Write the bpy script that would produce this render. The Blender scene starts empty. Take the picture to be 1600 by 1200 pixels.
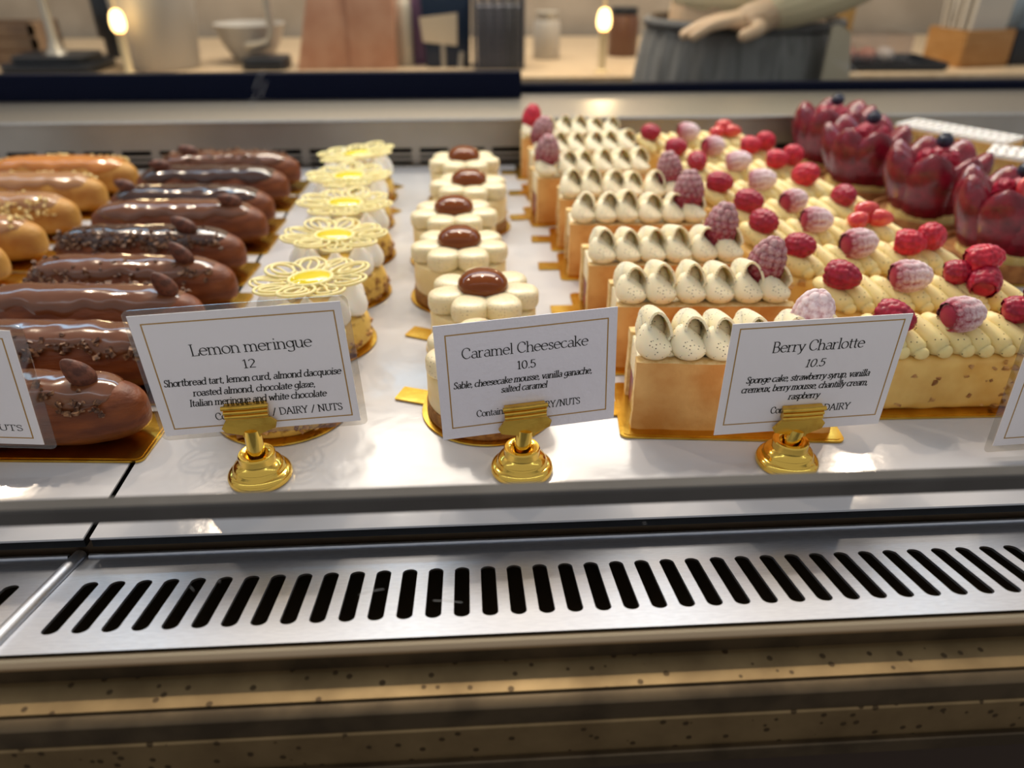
import bpy, math, random
from mathutils import Vector, Matrix, noise as mnoise

# ------------------------------------------------------------------ camera, world, light
scene = bpy.context.scene
C = bpy.context.collection
PI = math.pi

cam_data = bpy.data.cameras.new('camera')
cam_data.sensor_width = 36.0
cam_data.lens = 27.0
cam_data.clip_start = 0.01
cam_data.dof.use_dof = True
cam_data.dof.focus_distance = 0.355
cam_data.dof.aperture_fstop = 6.2
cam = bpy.data.objects.new('camera', cam_data)
C.objects.link(cam)
cam.matrix_world = Matrix(((0.99824379, 0.02788785, -0.0522647, 0.1713),
                           (-0.05919157, 0.50507871, -0.8610411, -0.2451),
                           (0.00238520, 0.86262261, 0.50584241, 0.2272),
                           (0, 0, 0, 1)))
scene.camera = cam

world = bpy.data.worlds.new('shop_light')
scene.world = world
world.use_nodes = True
world.node_tree.nodes['Background'].inputs[0].default_value = (0.79, 0.76, 0.75, 1)
world.node_tree.nodes['Background'].inputs[1].default_value = 0.56


def area(name, loc, target, sx, sy, power, col):
    d = bpy.data.lights.new(name, 'AREA')
    d.shape = 'RECTANGLE'
    d.size, d.size_y, d.energy, d.color = sx, sy, power, col
    o = bpy.data.objects.new(name, d)
    C.objects.link(o)
    o.location = loc
    o.rotation_euler = (Vector(target) - Vector(loc)).to_track_quat('-Z', 'Y').to_euler()
    return o


def spot(name, loc, target, power, col, angle=100, radius=0.02):
    d = bpy.data.lights.new(name, 'SPOT')
    d.energy, d.color, d.spot_size, d.spot_blend, d.shadow_soft_size = power, col, math.radians(angle), 0.6, radius
    o = bpy.data.objects.new(name, d)
    C.objects.link(o)
    o.location = loc
    o.rotation_euler = (Vector(target) - Vector(loc)).to_track_quat('-Z', 'Y').to_euler()
    return o


# cool LED strip along the top rear edge of the case, warm halogen downlights above it
area('led_strip_rear', (0.25, 0.605, 0.35), (0.25, 0.25, 0.0), 1.7, 0.045, 1.3, (0.42, 0.73, 1.0))
area('led_strip_front', (0.25, 0.06, 0.62), (0.25, 0.30, 0.0), 1.7, 0.025, 0.45, (0.72, 0.88, 1.0))
for lx in (-0.45, 0.18, 0.80):
    spot('halogen_downlight', (lx, 0.66, 0.80), (lx, 0.15, 0.0), 7.5, (1.0, 0.80, 0.60), 110, 0.012)
area('ceiling_light_rear', (0.3, 1.5, 1.5), (0.3, 1.5, 0), 1.6, 0.5, 44, (1.0, 0.88, 0.74))

vs = scene.view_settings
vs.view_transform = 'Standard'
vs.look = 'None'
vs.exposure = 0.0
vs.gamma = 1.0
vs.use_curve_mapping = False


# ------------------------------------------------------------------ materials
def lin(h):
    if not isinstance(h, str):
        return tuple(h) + (1,)
    v = [int(h[i:i + 2], 16) / 255 for i in (0, 2, 4)]
    return tuple(x / 12.92 if x < 0.04045 else ((x + 0.055) / 1.055) ** 2.4 for x in v) + (1,)


MATS = {}


def mat(name, col, rough=0.5, metal=0.0, col2=None, nscale=150, lo=0.4, hi=0.6, bump=0.0, bscale=400,
        sss=0.0, coat=0.0, specks=None, sscale=500, sthr=0.12, dust=None, stretch=None, rvar=0.0, trans=0.0, ior=1.45):
    if name in MATS:
        return MATS[name]
    m = bpy.data.materials.new(name)
    m.use_nodes = True
    nt = m.node_tree
    N, L = nt.nodes, nt.links
    b = N['Principled BSDF']
    b.inputs['Base Color'].default_value = lin(col)
    b.inputs['Roughness'].default_value = rough
    b.inputs['Metallic'].default_value = metal
    b.inputs['IOR'].default_value = ior
    if trans:
        b.inputs['Transmission Weight'].default_value = trans
    if sss:
        b.inputs['Subsurface Weight'].default_value = sss
        b.inputs['Subsurface Radius'].default_value = (1, 0.6, 0.35)
        b.inputs['Subsurface Scale'].default_value = 0.004
    if coat:
        b.inputs['Coat Weight'].default_value = coat
        b.inputs['Coat Roughness'].default_value = 0.05
    tc = N.new('ShaderNodeTexCoord')
    src = tc.outputs['Object']
    if stretch:
        mp = N.new('ShaderNodeMapping')
        mp.inputs['Scale'].default_value = stretch
        L.new(src, mp.inputs['Vector'])
        src = mp.outputs['Vector']
    out = None
    if col2:
        n = N.new('ShaderNodeTexNoise')
        n.inputs['Scale'].default_value = nscale
        n.inputs['Detail'].default_value = 4
        L.new(src, n.inputs['Vector'])
        r = N.new('ShaderNodeValToRGB')
        r.color_ramp.elements[0].position, r.color_ramp.elements[1].position = lo, hi
        r.color_ramp.elements[0].color, r.color_ramp.elements[1].color = lin(col), lin(col2)
        L.new(n.outputs['Fac'], r.inputs['Fac'])
        out = r.outputs['Color']
        if rvar:
            mr = N.new('ShaderNodeMapRange')
            mr.inputs['To Min'].default_value, mr.inputs['To Max'].default_value = rough - rvar, rough + rvar
            L.new(n.outputs['Fac'], mr.inputs['Value'])
            L.new(mr.outputs['Result'], b.inputs['Roughness'])

    def mix(fac, colr):
        nonlocal out
        x = N.new('ShaderNodeMix')
        x.data_type = 'RGBA'
        L.new(fac, x.inputs['Factor'])
        if out:
            L.new(out, x.inputs['A'])
        else:
            x.inputs['A'].default_value = lin(col)
        x.inputs['B'].default_value = lin(colr)
        out = x.outputs['Result']

    if specks:
        v = N.new('ShaderNodeTexVoronoi')
        v.inputs['Scale'].default_value = sscale
        mpv = N.new('ShaderNodeMapping')
        mpv.inputs['Location'].default_value = (0.013, 0.027, 0.0417)
        mpv.inputs['Rotation'].default_value = (0.7, 0.4, 1.1)
        L.new(tc.outputs['Object'], mpv.inputs['Vector'])
        L.new(mpv.outputs['Vector'], v.inputs['Vector'])
        lt = N.new('ShaderNodeMath')
        lt.operation = 'LESS_THAN'
        lt.inputs[1].default_value = sthr
        L.new(v.outputs['Distance'], lt.inputs[0])
        mix(lt.outputs[0], specks)
    if dust:  # icing sugar lying on the fruit: fine grains, thicker on the side dusted from above
        dcol, dlo, dhi = dust
        n2 = N.new('ShaderNodeTexNoise')
        n2.inputs['Scale'].default_value = 700
        n2.inputs['Detail'].default_value = 3
        L.new(tc.outputs['Object'], n2.inputs['Vector'])
        sp = N.new('ShaderNodeSeparateXYZ')
        L.new(tc.outputs['Generated'], sp.inputs[0])
        ad = N.new('ShaderNodeMath')
        ad.operation = 'ADD'
        L.new(n2.outputs['Fac'], ad.inputs[0])
        L.new(sp.outputs['Z'], ad.inputs[1])
        at = N.new('ShaderNodeAttribute')
        at.attribute_name = 'drupelet'
        ad2 = N.new('ShaderNodeMath')
        ad2.operation = 'MULTIPLY_ADD'
        ad2.inputs[1].default_value = 0.9
        L.new(at.outputs['Fac'], ad2.inputs[0])
        L.new(ad.outputs[0], ad2.inputs[2])
        mr = N.new('ShaderNodeMapRange')
        mr.inputs['From Min'].default_value, mr.inputs['From Max'].default_value = dlo, dhi
        L.new(ad2.outputs[0], mr.inputs['Value'])
        mix(mr.outputs['Result'], dcol)
    if out:
        L.new(out, b.inputs['Base Color'])
    if bump:
        n = N.new('ShaderNodeTexNoise')
        n.inputs['Scale'].default_value = bscale
        n.inputs['Detail'].default_value = 5
        L.new(src, n.inputs['Vector'])
        bp = N.new('ShaderNodeBump')
        bp.inputs['Strength'].default_value = bump
        bp.inputs['Distance'].default_value = 0.001
        L.new(n.outputs['Fac'], bp.inputs['Height'])
        L.new(bp.outputs['Normal'], b.inputs['Normal'])
    MATS[name] = m
    return m


def glass_mat(name, tint, gloss=0.9, base=0.03):
    m = bpy.data.materials.new(name)
    m.use_nodes = True
    nt = m.node_tree
    N, L = nt.nodes, nt.links
    N.remove(N['Principled BSDF'])
    t = N.new('ShaderNodeBsdfTransparent')
    t.inputs[0].default_value = lin(tint)
    g = N.new('ShaderNodeBsdfGlossy')
    g.inputs['Roughness'].default_value = 0.02
    lw = N.new('ShaderNodeLayerWeight')
    lw.inputs['Blend'].default_value = 0.5
    p = N.new('ShaderNodeMath')
    p.operation = 'POWER'
    p.inputs[1].default_value = 5
    L.new(lw.outputs['Facing'], p.inputs[0])
    ma = N.new('ShaderNodeMath')
    ma.operation = 'MULTIPLY_ADD'
    ma.inputs[1].default_value, ma.inputs[2].default_value = gloss, base
    L.new(p.outputs[0], ma.inputs[0])
    mx = N.new('ShaderNodeMixShader')
    L.new(ma.outputs[0], mx.inputs[0])
    L.new(t.outputs[0], mx.inputs[1])
    L.new(g.outputs[0], mx.inputs[2])
    L.new(mx.outputs[0], N['Material Output'].inputs['Surface'])
    MATS[name] = m
    return m


def clear_mat(name, tint):
    m = bpy.data.materials.new(name)
    m.use_nodes = True
    N, L = m.node_tree.nodes, m.node_tree.links
    N.remove(N['Principled BSDF'])
    t = N.new('ShaderNodeBsdfTransparent')
    t.inputs[0].default_value = tint + (1,)
    L.new(t.outputs[0], N['Material Output'].inputs['Surface'])
    MATS[name] = m
    return m


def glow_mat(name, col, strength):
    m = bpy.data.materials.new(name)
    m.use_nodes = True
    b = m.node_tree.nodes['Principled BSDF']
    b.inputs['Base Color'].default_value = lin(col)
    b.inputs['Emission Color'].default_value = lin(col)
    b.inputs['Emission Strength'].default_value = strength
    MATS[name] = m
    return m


GOLD = mat('gold_card', 'e0b850', 0.24, 1.0, col2='cc9e36', nscale=60, bump=0.08, bscale=300)
BRASS = mat('polished_brass', 'f4cc62', 0.13, 1.0, bump=0.03, bscale=250)
BRASSP = mat('worn_brass', 'e8bc52', 0.24, 1.0, col2='c8963a', nscale=120, lo=0.5, hi=0.75, bump=0.1, bscale=300)
CRUST = mat('baked_sponge_crust', 'c88a44', 0.65, col2='ecbe78', nscale=32, lo=0.36, hi=0.64, bump=0.4, bscale=350)
CRUMB = mat('sponge_crumb', 'ecd09a', 0.85, col2='dcb878', nscale=300, bump=0.5, bscale=900)
JAM = mat('berry_mousse', 'a0405a', 0.35, col2='5a1428', nscale=120, lo=0.35, hi=0.65, sss=0.2)
CREAM = mat('vanilla_cream', 'f2e6c6', 0.45, sss=0.35, specks='4a3c2a', sscale=470, sthr=0.16, bump=0.05, bscale=300)
CREAMY = mat('vanilla_custard_cream', 'eedb9c', 0.42, sss=0.3, specks='4a3820', sscale=400, sthr=0.16)
RASP = mat('raspberry_flesh', 'b01c3c', 0.38, col2='8e1230', nscale=200, sss=0.25)
RASPB = mat('bright_raspberry_flesh', 'cf2740', 0.4, col2='a81833', nscale=200, sss=0.25)
RASPD = mat('sugared_raspberry', '8e1c38', 0.5, col2='701228', nscale=200, sss=0.1, dust=('dcc2c6', 1.5, 2.75))
RASPS = mat('heavily_sugared_raspberry', '9a2340', 0.6, sss=0.1, dust=('e8d8de', 1.1, 2.1))
CHOUX = mat('brown_choux', '602c10', 0.5, col2='86461a', nscale=70, lo=0.35, hi=0.7, bump=0.9, bscale=150, stretch=(0.6, 1, 2.2))
CHOUXL = mat('golden_choux', 'a86c2c', 0.55, col2='d0a050', nscale=60, lo=0.3, hi=0.7, bump=0.4, bscale=220)
MILK = mat('milk_chocolate_glaze', '6b3f26', 0.16, coat=0.6, bump=0.12, bscale=90)
DARK = mat('dark_chocolate_glaze', '3f2318', 0.14, coat=0.6, bump=0.12, bscale=90)
CARG = mat('caramel_glaze', 'a87a52', 0.2, coat=0.5, bump=0.1, bscale=90)
CARG2 = mat('orange_caramel_glaze', 'c07a38', 0.2, coat=0.5, bump=0.1, bscale=90)
NIB = mat('cocoa_nib', '4a2c1e', 0.5, col2='a07858', nscale=420, lo=0.45, hi=0.68)
NUTB = mat('chopped_hazelnut', 'f0dca0', 0.6, col2='c8a45c', nscale=400)
ALM = mat('roasted_almond', '6e4030', 0.5, col2='4e2a20', nscale=300, bump=0.4, bscale=500)
LATT = mat('white_chocolate', 'f2e4a8', 0.35, sss=0.25)
LGEL = mat('lemon_gel', 'e4d008', 0.12, sss=0.2, coat=0.5)
MERI = mat('italian_meringue', 'faf7f2', 0.5, sss=0.3)
CURD = mat('lemon_curd', 'e8c458', 0.3, sss=0.2, coat=0.3)
TARTB = mat('crumbed_shortbread', 'dcb65c', 0.6, col2='8a5c2a', nscale=160, lo=0.52, hi=0.66, bump=0.5, bscale=400)
SABLE = mat('sable_biscuit', 'a4743c', 0.8, col2='86592c', nscale=300, bump=0.5, bscale=700)
MOUSSE = mat('cheesecake_mousse', 'efdcae', 0.42, sss=0.3, col2='e8d09a', nscale=60)
PETAL = mat('vanilla_ganache', 'eaddb8', 0.3, sss=0.3, specks='6a5a3c', sscale=650, sthr=0.16, bump=0.1, bscale=300)
CARAM = mat('salted_caramel', '74380a', 0.1, ior=1.4)
NUTGLZ = mat('white_chocolate_glaze', 'ecc878', 0.4, col2='dcae5c', nscale=70, lo=0.35, hi=0.7, sss=0.2, bump=0.4, bscale=120)
NUTSP = mat('glazed_nut_piece', '8a5a34', 0.5, col2='c89858', nscale=150)
BERRY = mat('glazed_strawberry', '84142a', 0.22, col2='560b1c', nscale=110, lo=0.35, hi=0.7, coat=0.35, sss=0.1, bump=0.5, bscale=420)
BERRYL = mat('cut_strawberry', 'c42a34', 0.2, col2='dc5a4c', nscale=120, coat=0.4, sss=0.2)
BLUEB = mat('blueberry_skin', '1e2032', 0.3, col2='34384e', nscale=200)
SHELL = mat('tart_shell', 'a8703a', 0.7, col2='8a5628', nscale=120, bump=0.4, bscale=400)
PUFF = mat('puff_pastry', 'c49048', 0.7, col2='e0b870', nscale=250, bump=0.7, bscale=300, stretch=(1, 1, 6))
CUSTARD = mat('pastry_custard', 'efdc98', 0.5, sss=0.2, col2='e2c878', nscale=90, bump=0.6, bscale=160)
ICING = mat('white_fondant', 'f6f2ee', 0.3, sss=0.2)
ICELINE = mat('chocolate_feathering', '5a3a2c', 0.4)
PAPER = mat('card_paper', 'f3eef1', 0.32, bump=0.06, bscale=700, coat=0.35)
PAPERC = mat('crinkled_glossy_card_paper', 'efeaf2', 0.3, bump=0.5, bscale=420, coat=0.5)
INK = mat('black_ink', '17150f', 0.5)
GINK = mat('gold_ink', 'b48c48', 0.4, 0.2)
LAMI = glass_mat('clear_laminate', 'f2f0ec', 0.7, 0.10)
GLASS = clear_mat('clear_glass', (0.985, 0.99, 0.988))
DGLASS = clear_mat('rear_door_glass', (0.955, 0.97, 0.965))
TRAYW = mat('white_tray_liner', 'c9c8cb', 0.14, col2='c2c2c6', nscale=12, bump=0.12, bscale=90)
BLACKP = mat('black_tray_edge', '0a0a0c', 0.4, ior=1.3)
STEEL = mat('brushed_steel', 'cacfd9', 0.42, 1.0, col2='c0c5d0', nscale=220, stretch=(1, 6, 6), rvar=0.05, bump=0.04, bscale=900)
STEELB = mat('satin_steel', 'c8c4be', 0.34, 1.0, col2='bcb8b2', nscale=160, stretch=(1, 6, 6), rvar=0.04)
BRNREF = mat('bronzed_rail', '8a7654', 0.45, 0.75, col2='6c5a3e', nscale=45, lo=0.3, hi=0.75, rvar=0.08, specks='4a3c28', sscale=170, sthr=0.2)  # brown stone reflection and its speckles painted into the steel rails
DKBAR = mat('dark_anodised_rail', '5e5240', 0.45, 0.8, col2='4a4032', nscale=45, rvar=0.06)  # shade of the upright rail faces, painted as a darker brown
LIPM = mat('warm_steel_lip', 'b8a488', 0.34, 1.0)  # steel lip tinted with its warm reflection
BARM = mat('grey_glazing_bar', '545250', 0.7, 0.3, col2='4c4a48', nscale=30)
NAVY = mat('navy_door_track', '050b20', 0.6, ior=1.18)
DARKIN = mat('dark_well', '0b0a09', 0.7, ior=1.2)
WELL = mat('brown_well_floor', '5a4a36', 0.6)
CTOP = mat('beige_stone_counter', 'cbb496', 0.3, col2='b89f80', nscale=60, lo=0.3, hi=0.7)
WALLM = mat('warm_grey_wall', 'a89c8e', 0.7, col2='9a8e80', nscale=8)
FLOORM = mat('grey_floor', '6a5f55', 0.6, col2='5a5048', nscale=15)


# ------------------------------------------------------------------ mesh helpers (millimetres in, metres out)
class B:
    def __init__(s):
        s.v, s.f, s.m = [], [], []
        s.cur = 0

    def add(s, verts, faces):
        o = len(s.v)
        s.v += [tuple(p) for p in verts]
        s.f += [tuple(o + i for i in f) for f in faces]
        s.m += [s.cur] * len(faces)
        return s

    def grid(s, nu, nv, fn, cu=False, cv=False):
        vs = [fn(i / (nu if cu else nu - 1), j / (nv if cv else nv - 1)) for i in range(nu) for j in range(nv)]
        fs = []
        for i in range(nu if cu else nu - 1):
            for j in range(nv if cv else nv - 1):
                a, b = i * nv + j, ((i + 1) % nu) * nv + j
                c, d = ((i + 1) % nu) * nv + (j + 1) % nv, i * nv + (j + 1) % nv
                fs.append((a, b, c, d))
        return s.add(vs, fs)

    def box(s, x0, x1, y0, y1, z0, z1):
        v = [(x, y, z) for x in (x0, x1) for y in (y0, y1) for z in (z0, z1)]
        return s.add(v, [(0, 1, 3, 2), (4, 6, 7, 5), (0, 4, 5, 1), (2, 3, 7, 6), (0, 2, 6, 4), (1, 5, 7, 3)])

    def prism(s, pts, z0, z1, axis='z'):
        n = len(pts)
        if axis == 'z':
            v = [(x, y, z0) for x, y in pts] + [(x, y, z1) for x, y in pts]
        elif axis == 'y':
            v = [(x, z0, y) for x, y in pts] + [(x, z1, y) for x, y in pts]
        else:
            v = [(z0, x, y) for x, y in pts] + [(z1, x, y) for x, y in pts]
        return s.add(v, [tuple(range(n))[::-1], tuple(range(n, 2 * n))] + [(i, (i + 1) % n, n + (i + 1) % n, n + i) for i in range(n)])

    def lathe(s, prof, n=40, c=(0, 0, 0)):
        vs = []
        for r, z in prof:
            for k in range(n):
                a = 2 * PI * k / n
                vs.append((c[0] + r * math.cos(a), c[1] + r * math.sin(a), c[2] + z))
        fs = []
        for i in range(len(prof) - 1):
            for k in range(n):
                a, b = i * n + k, i * n + (k + 1) % n
                fs.append((a, b, b + n, a + n))
        if prof[0][0] > 1e-6:
            fs.append(tuple(range(n))[::-1])
        if prof[-1][0] > 1e-6:
            fs.append(tuple(range((len(prof) - 1) * n, len(prof) * n)))
        return s.add(vs, fs)

    def ell(s, c, r, nu=20, nv=14, M=None, fn=None):
        def g(u, v):
            a, t = 2 * PI * u, PI * v
            p = Vector((math.sin(t) * math.cos(a), math.sin(t) * math.sin(a), -math.cos(t)))
            if fn:
                p = fn(p)
            p = Vector((p.x * r[0], p.y * r[1], p.z * r[2]))
            if M:
                p = M @ p
            return (p.x + c[0], p.y + c[1], p.z + c[2])
        return s.grid(nu, nv, g, cu=True)

    def tube(s, path, r, n=8, closed=False):
        P = [Vector(p) for p in path]
        m = len(P)
        rr = r if isinstance(r, (list, tuple)) else [r] * m
        vs, prev = [], None
        for i, p in enumerate(P):
            t = (P[(i + 1) % m] - P[i - 1]) if closed else (P[min(i + 1, m - 1)] - P[max(i - 1, 0)])
            t.normalize()
            ref = prev if prev else (Vector((0, 0, 1)) if abs(t.z) < 0.9 else Vector((1, 0, 0)))
            a = (ref - t * ref.dot(t)).normalized()
            prev = a
            b = t.cross(a)
            for k in range(n):
                q = 2 * PI * k / n
                vs.append(tuple(p + (a * math.cos(q) + b * math.sin(q)) * rr[i]))
        fs = []
        for i in range(m if closed else m - 1):
            for k in range(n):
                i2 = (i + 1) % m
                fs.append((i * n + k, i * n + (k + 1) % n, i2 * n + (k + 1) % n, i2 * n + k))
        if not closed:
            fs += [tuple(range(n))[::-1], tuple(range((m - 1) * n, m * n))]
        return s.add(vs, fs)

    def chip(s, c, size, rnd):
        M = Matrix.Rotation(rnd.uniform(0, 6.3), 3, 'X') @ Matrix.Rotation(rnd.uniform(0, 6.3), 3, 'Z')
        d = [size * rnd.uniform(0.5, 1.1), size * rnd.uniform(0.4, 0.8), size * rnd.uniform(0.25, 0.5)]
        pts = []
        for x, y, z in ((-1, -1, -1), (1, -0.8, -1), (0.9, 1, -1), (-0.8, 0.9, -1), (-0.6, -0.5, 1), (0.6, -0.7, 1), (0.5, 0.6, 1), (-0.5, 0.7, 1)):
            q = M @ Vector((x * d[0], y * d[1], z * d[2]))
            pts.append((q.x + c[0], q.y + c[1], q.z + c[2]))
        return s.add(pts, [(3, 2, 1, 0), (4, 5, 6, 7), (0, 1, 5, 4), (1, 2, 6, 5), (2, 3, 7, 6), (3, 0, 4, 7)])

    def mesh(s, name, mats, smooth=True, bevel=0.0, ang=40, scale=0.001):
        me = bpy.data.meshes.new(name)
        me.from_pydata([(x * scale, y * scale, z * scale) for x, y, z in s.v], [], s.f)
        for mm in (mats if isinstance(mats, (list, tuple)) else [mats]):
            me.materials.append(mm)
        me.polygons.foreach_set('material_index', s.m)
        import bmesh
        bm = bmesh.new()
        bm.from_mesh(me)
        bmesh.ops.remove_doubles(bm, verts=bm.verts, dist=1e-6)
        bmesh.ops.recalc_face_normals(bm, faces=bm.faces)
        if bevel:
            es = [e for e in bm.edges if len(e.link_faces) == 2 and e.calc_face_angle(0) > 0.6]
            bmesh.ops.bevel(bm, geom=es, offset=bevel * scale, segments=2, affect='EDGES', profile=0.6)
        bm.to_mesh(me)
        bm.free()
        if smooth:
            me.polygons.foreach_set('use_smooth', [True] * len(me.polygons))
            me.set_sharp_from_angle(angle=math.radians(ang))
        me.update()
        return me

    def build(s, name, mats, parent=None, **k):
        return link(name, s.mesh(name, mats, **k), parent)


def link(name, me, parent=None, loc=(0, 0, 0), rot=(0, 0, 0), scale=(1, 1, 1)):
    o = bpy.data.objects.new(name, me)
    C.objects.link(o)
    o.parent = parent
    o.location, o.rotation_euler, o.scale = loc, rot, scale
    return o


def thing(name, label, cat, loc=(0, 0, 0), rz=0.0, group=None):
    o = bpy.data.objects.new(name, None)
    o.empty_display_size = 0.02
    C.objects.link(o)
    o.location = loc
    o.rotation_euler = (0, 0, rz)
    return tag(o, label, cat, group)


def tag(o, label, cat, group=None):
    o['label'], o['category'] = label, cat
    if group:
        o['group'] = group
    return o


def structure(o):
    o['kind'] = 'structure'
    return o


def mm(x, y, z=0.0):
    return (x, y, z)


def nz(p, s):
    return mnoise.noise(Vector(p) * s)


def rrect(w, h, r, n=5, cx=0, cy=0):
    pts = []
    for sx, sy, a0 in ((1, 1, 0), (-1, 1, 90), (-1, -1, 180), (1, -1, 270)):
        for k in range(n + 1):
            a = math.radians(a0 + 90 * k / n)
            pts.append((cx + sx * (w / 2 - r) + r * math.cos(a), cy + sy * (h / 2 - r) + r * math.sin(a)))
    return pts


# ------------------------------------------------------------------ shared pieces
def board_rect(parent, w, h, tab=None, mt=GOLD):
    b = B()
    b.prism(rrect(w, h, 4), 0.3, 1.5)
    b.prism(rrect(w - 3, h - 3, 3), 1.5, 1.8)
    if tab == 'L':
        b.prism(rrect(20, 14, 1, cx=-w / 2 - 6, cy=0), 0.5, 1.4)
    elif tab:
        b.prism(rrect(20, 14, 1, cx=w / 2 + 6, cy=0), 0.5, 1.4)
    return b.build('cake_board', mt, parent)


def board_round(parent, r, tabdir):
    b = B()
    b.lathe([(0, 0.2), (r - 0.8, 0.2), (r, 0.8), (r - 0.3, 1.5), (r - 1.5, 1.6), (0, 1.6)], 56)
    ca, sa = math.cos(tabdir), math.sin(tabdir)
    pts = [(ca * x - sa * y, sa * x + ca * y) for x, y in rrect(22, 14, 1, cx=r + 6, cy=0)]
    b.prism(pts, 0.5, 1.4)
    return b.build('cake_board', GOLD, parent)


def raspberry_mesh(name, m, R=9.5, H=22, seed=0, hollow=False):
    rnd = random.Random(seed)
    cen = []
    rings = 7
    for k in range(rings):
        t = (k + 0.5) / rings
        rad = prof_r(t) * R
        n = max(1, int(round(2 * PI * rad / 4.6)))
        for q in range(n):
            a = 2 * PI * (q + 0.5 * (k % 2) + rnd.uniform(-0.12, 0.12)) / n
            cen.append(Vector((rad * math.cos(a), rad * math.sin(a), t * H - H * 0.5 + rnd.uniform(-0.4, 0.4))))
    vals = []

    def g(u, v):
        a = 2 * PI * u
        t = 0.02 + 0.98 * v
        rad = prof_r(t) * R * 0.9
        p = Vector((rad * math.cos(a), rad * math.sin(a), t * H - H * 0.5))
        d = min((p - c).length for c in cen)
        nrm = Vector((p.x, p.y, (t - 0.4) * H * 0.6))
        if nrm.length > 0:
            nrm.normalize()
        k = math.sqrt(max(0.0, 1 - (d / 3.1) ** 2))
        p += nrm * 2.3 * k
        return tuple(p)
    b = B()
    b.grid(64, 44, g, cu=True)
    if hollow:
        b.lathe([(R * 0.80, -H * 0.5 + 0.8), (R * 0.55, -H * 0.5 + 3), (R * 0.32, -H * 0.1), (0, H * 0.1)], 24)
    else:
        b.lathe([(0, -H * 0.5 - 0.9), (R * 0.42, -H * 0.5 - 0.7), (R * 0.70, -H * 0.5 + 0.5), (R * 0.84, -H * 0.5 + 2.5)], 24)
    me = b.mesh(name, m, ang=180)
    at = me.attributes.new('drupelet', 'FLOAT', 'POINT')
    for i, v in enumerate(me.vertices):
        p = v.co * 1000
        d = min((p - c).length for c in cen)
        at.data[i].value = max(0.0, min(1.0, 1.6 - d / 2.6))
    return me


def prof_r(t):
    t = min(max(t, 0.0), 1.0)
    if t < 0.32:
        return 0.70 + 0.30 * math.sin(PI / 2 * t / 0.32)
    return max(0.0, 1 - ((t - 0.32) / 0.68) ** 2.1) ** 0.62


RM = {
    'red': raspberry_mesh('raspberry', RASP, seed=1),
    'bright': raspberry_mesh('raspberry', RASPB, seed=2),
    'sugar': raspberry_mesh('raspberry', RASPD, R=10.8, H=28, seed=3),
    'snow': raspberry_mesh('raspberry', RASPS, seed=4),
    'open': raspberry_mesh('raspberry', RASPB, seed=5, hollow=True),
}


def rasp(parent, kind, x, y, z, rx=0.0, ry=0.0, rz=0.0, s=1.0):
    return link('raspberry', RM[kind], parent, (x / 1000, y / 1000, z / 1000), (rx, ry, rz), (s, s, s))


# ------------------------------------------------------------------ berry charlotte
def rosette_mesh(seed):
    rnd = random.Random(seed)
    b = B()
    tw = rnd.uniform(-0.6, 0.6)

    def belly(p):
        q = p.copy()
        if q.z > 0:
            x0 = q.x
            q.x = q.x * (1 - 0.16 * q.z) - 0.06 * q.z
            q.y = q.y * (1 - 0.35 * q.z) + 0.55 * q.z
            q.z *= 1.25 - 0.62 * x0
        return q
    b.ell((-0.3, 9, 6.4), (8.7, 9.8, 7.0), 28, 18, fn=belly)
    b.ell((0.8, 26.5, 6.5), (7.0, 13.0, 11.0), 20, 14)

    # curled flap of cream: a sheet rolled into a teardrop loop, open towards the front
    w0, h0 = 6.6 + rnd.uniform(-0.4, 0.5), 10.2 + rnd.uniform(-0.8, 1.0)

    def arch(u, v, off):
        a = PI * (-0.30 + 1.60 * v)
        k = 1 - 0.30 * u ** 1.4
        sa, ca = math.sin(a), math.cos(a)
        nar = 1.0 if sa > 0 else 1 + 0.75 * sa
        y = 8.5 + 27 * u + 4.5 * (1 - u) * max(0, sa)
        x = 2.6 + tw + (w0 - off) * (0.85 + 0.40 * u) * k * ca * nar - 1.2 * sa
        z = 12.0 * (1 - 0.25 * u) + ((h0 if sa > 0 else 7.5) * k - off) * sa
        return (x, y, z)
    nu, nv = 9, 17
    outer = [[arch(i / (nu - 1), j / (nv - 1), 0) for j in range(nv)] for i in range(nu)]
    inner = [[arch(i / (nu - 1), j / (nv - 1), 1.5) for j in range(nv)] for i in range(nu)]
    vs = [p for r in outer for p in r] + [p for r in inner for p in r]
    o2 = nu * nv
    fs = []
    for i in range(nu - 1):
        for j in range(nv - 1):
            a = i * nv + j
            fs.append((a, a + 1, a + nv + 1, a + nv))
            fs.append((o2 + a, o2 + a + nv, o2 + a + nv + 1, o2 + a + 1))
    for j in range(nv - 1):
        fs.append((j, o2 + j, o2 + j + 1, j + 1))
        k = (nu - 1) * nv + j
        fs.append((k, k + 1, o2 + k + 1, o2 + k))
    for i in range(nu - 1):
        for j in (0, nv - 1):
            k = i * nv + j
            fs.append((k, k + nv, o2 + k + nv, o2 + k))
    b.add(vs, fs)
    return b.mesh('cream_rosette', CREAM, ang=70)


ROSE = [rosette_mesh(s) for s in range(5)]
CL, CW = 104.0, 42.0


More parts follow.
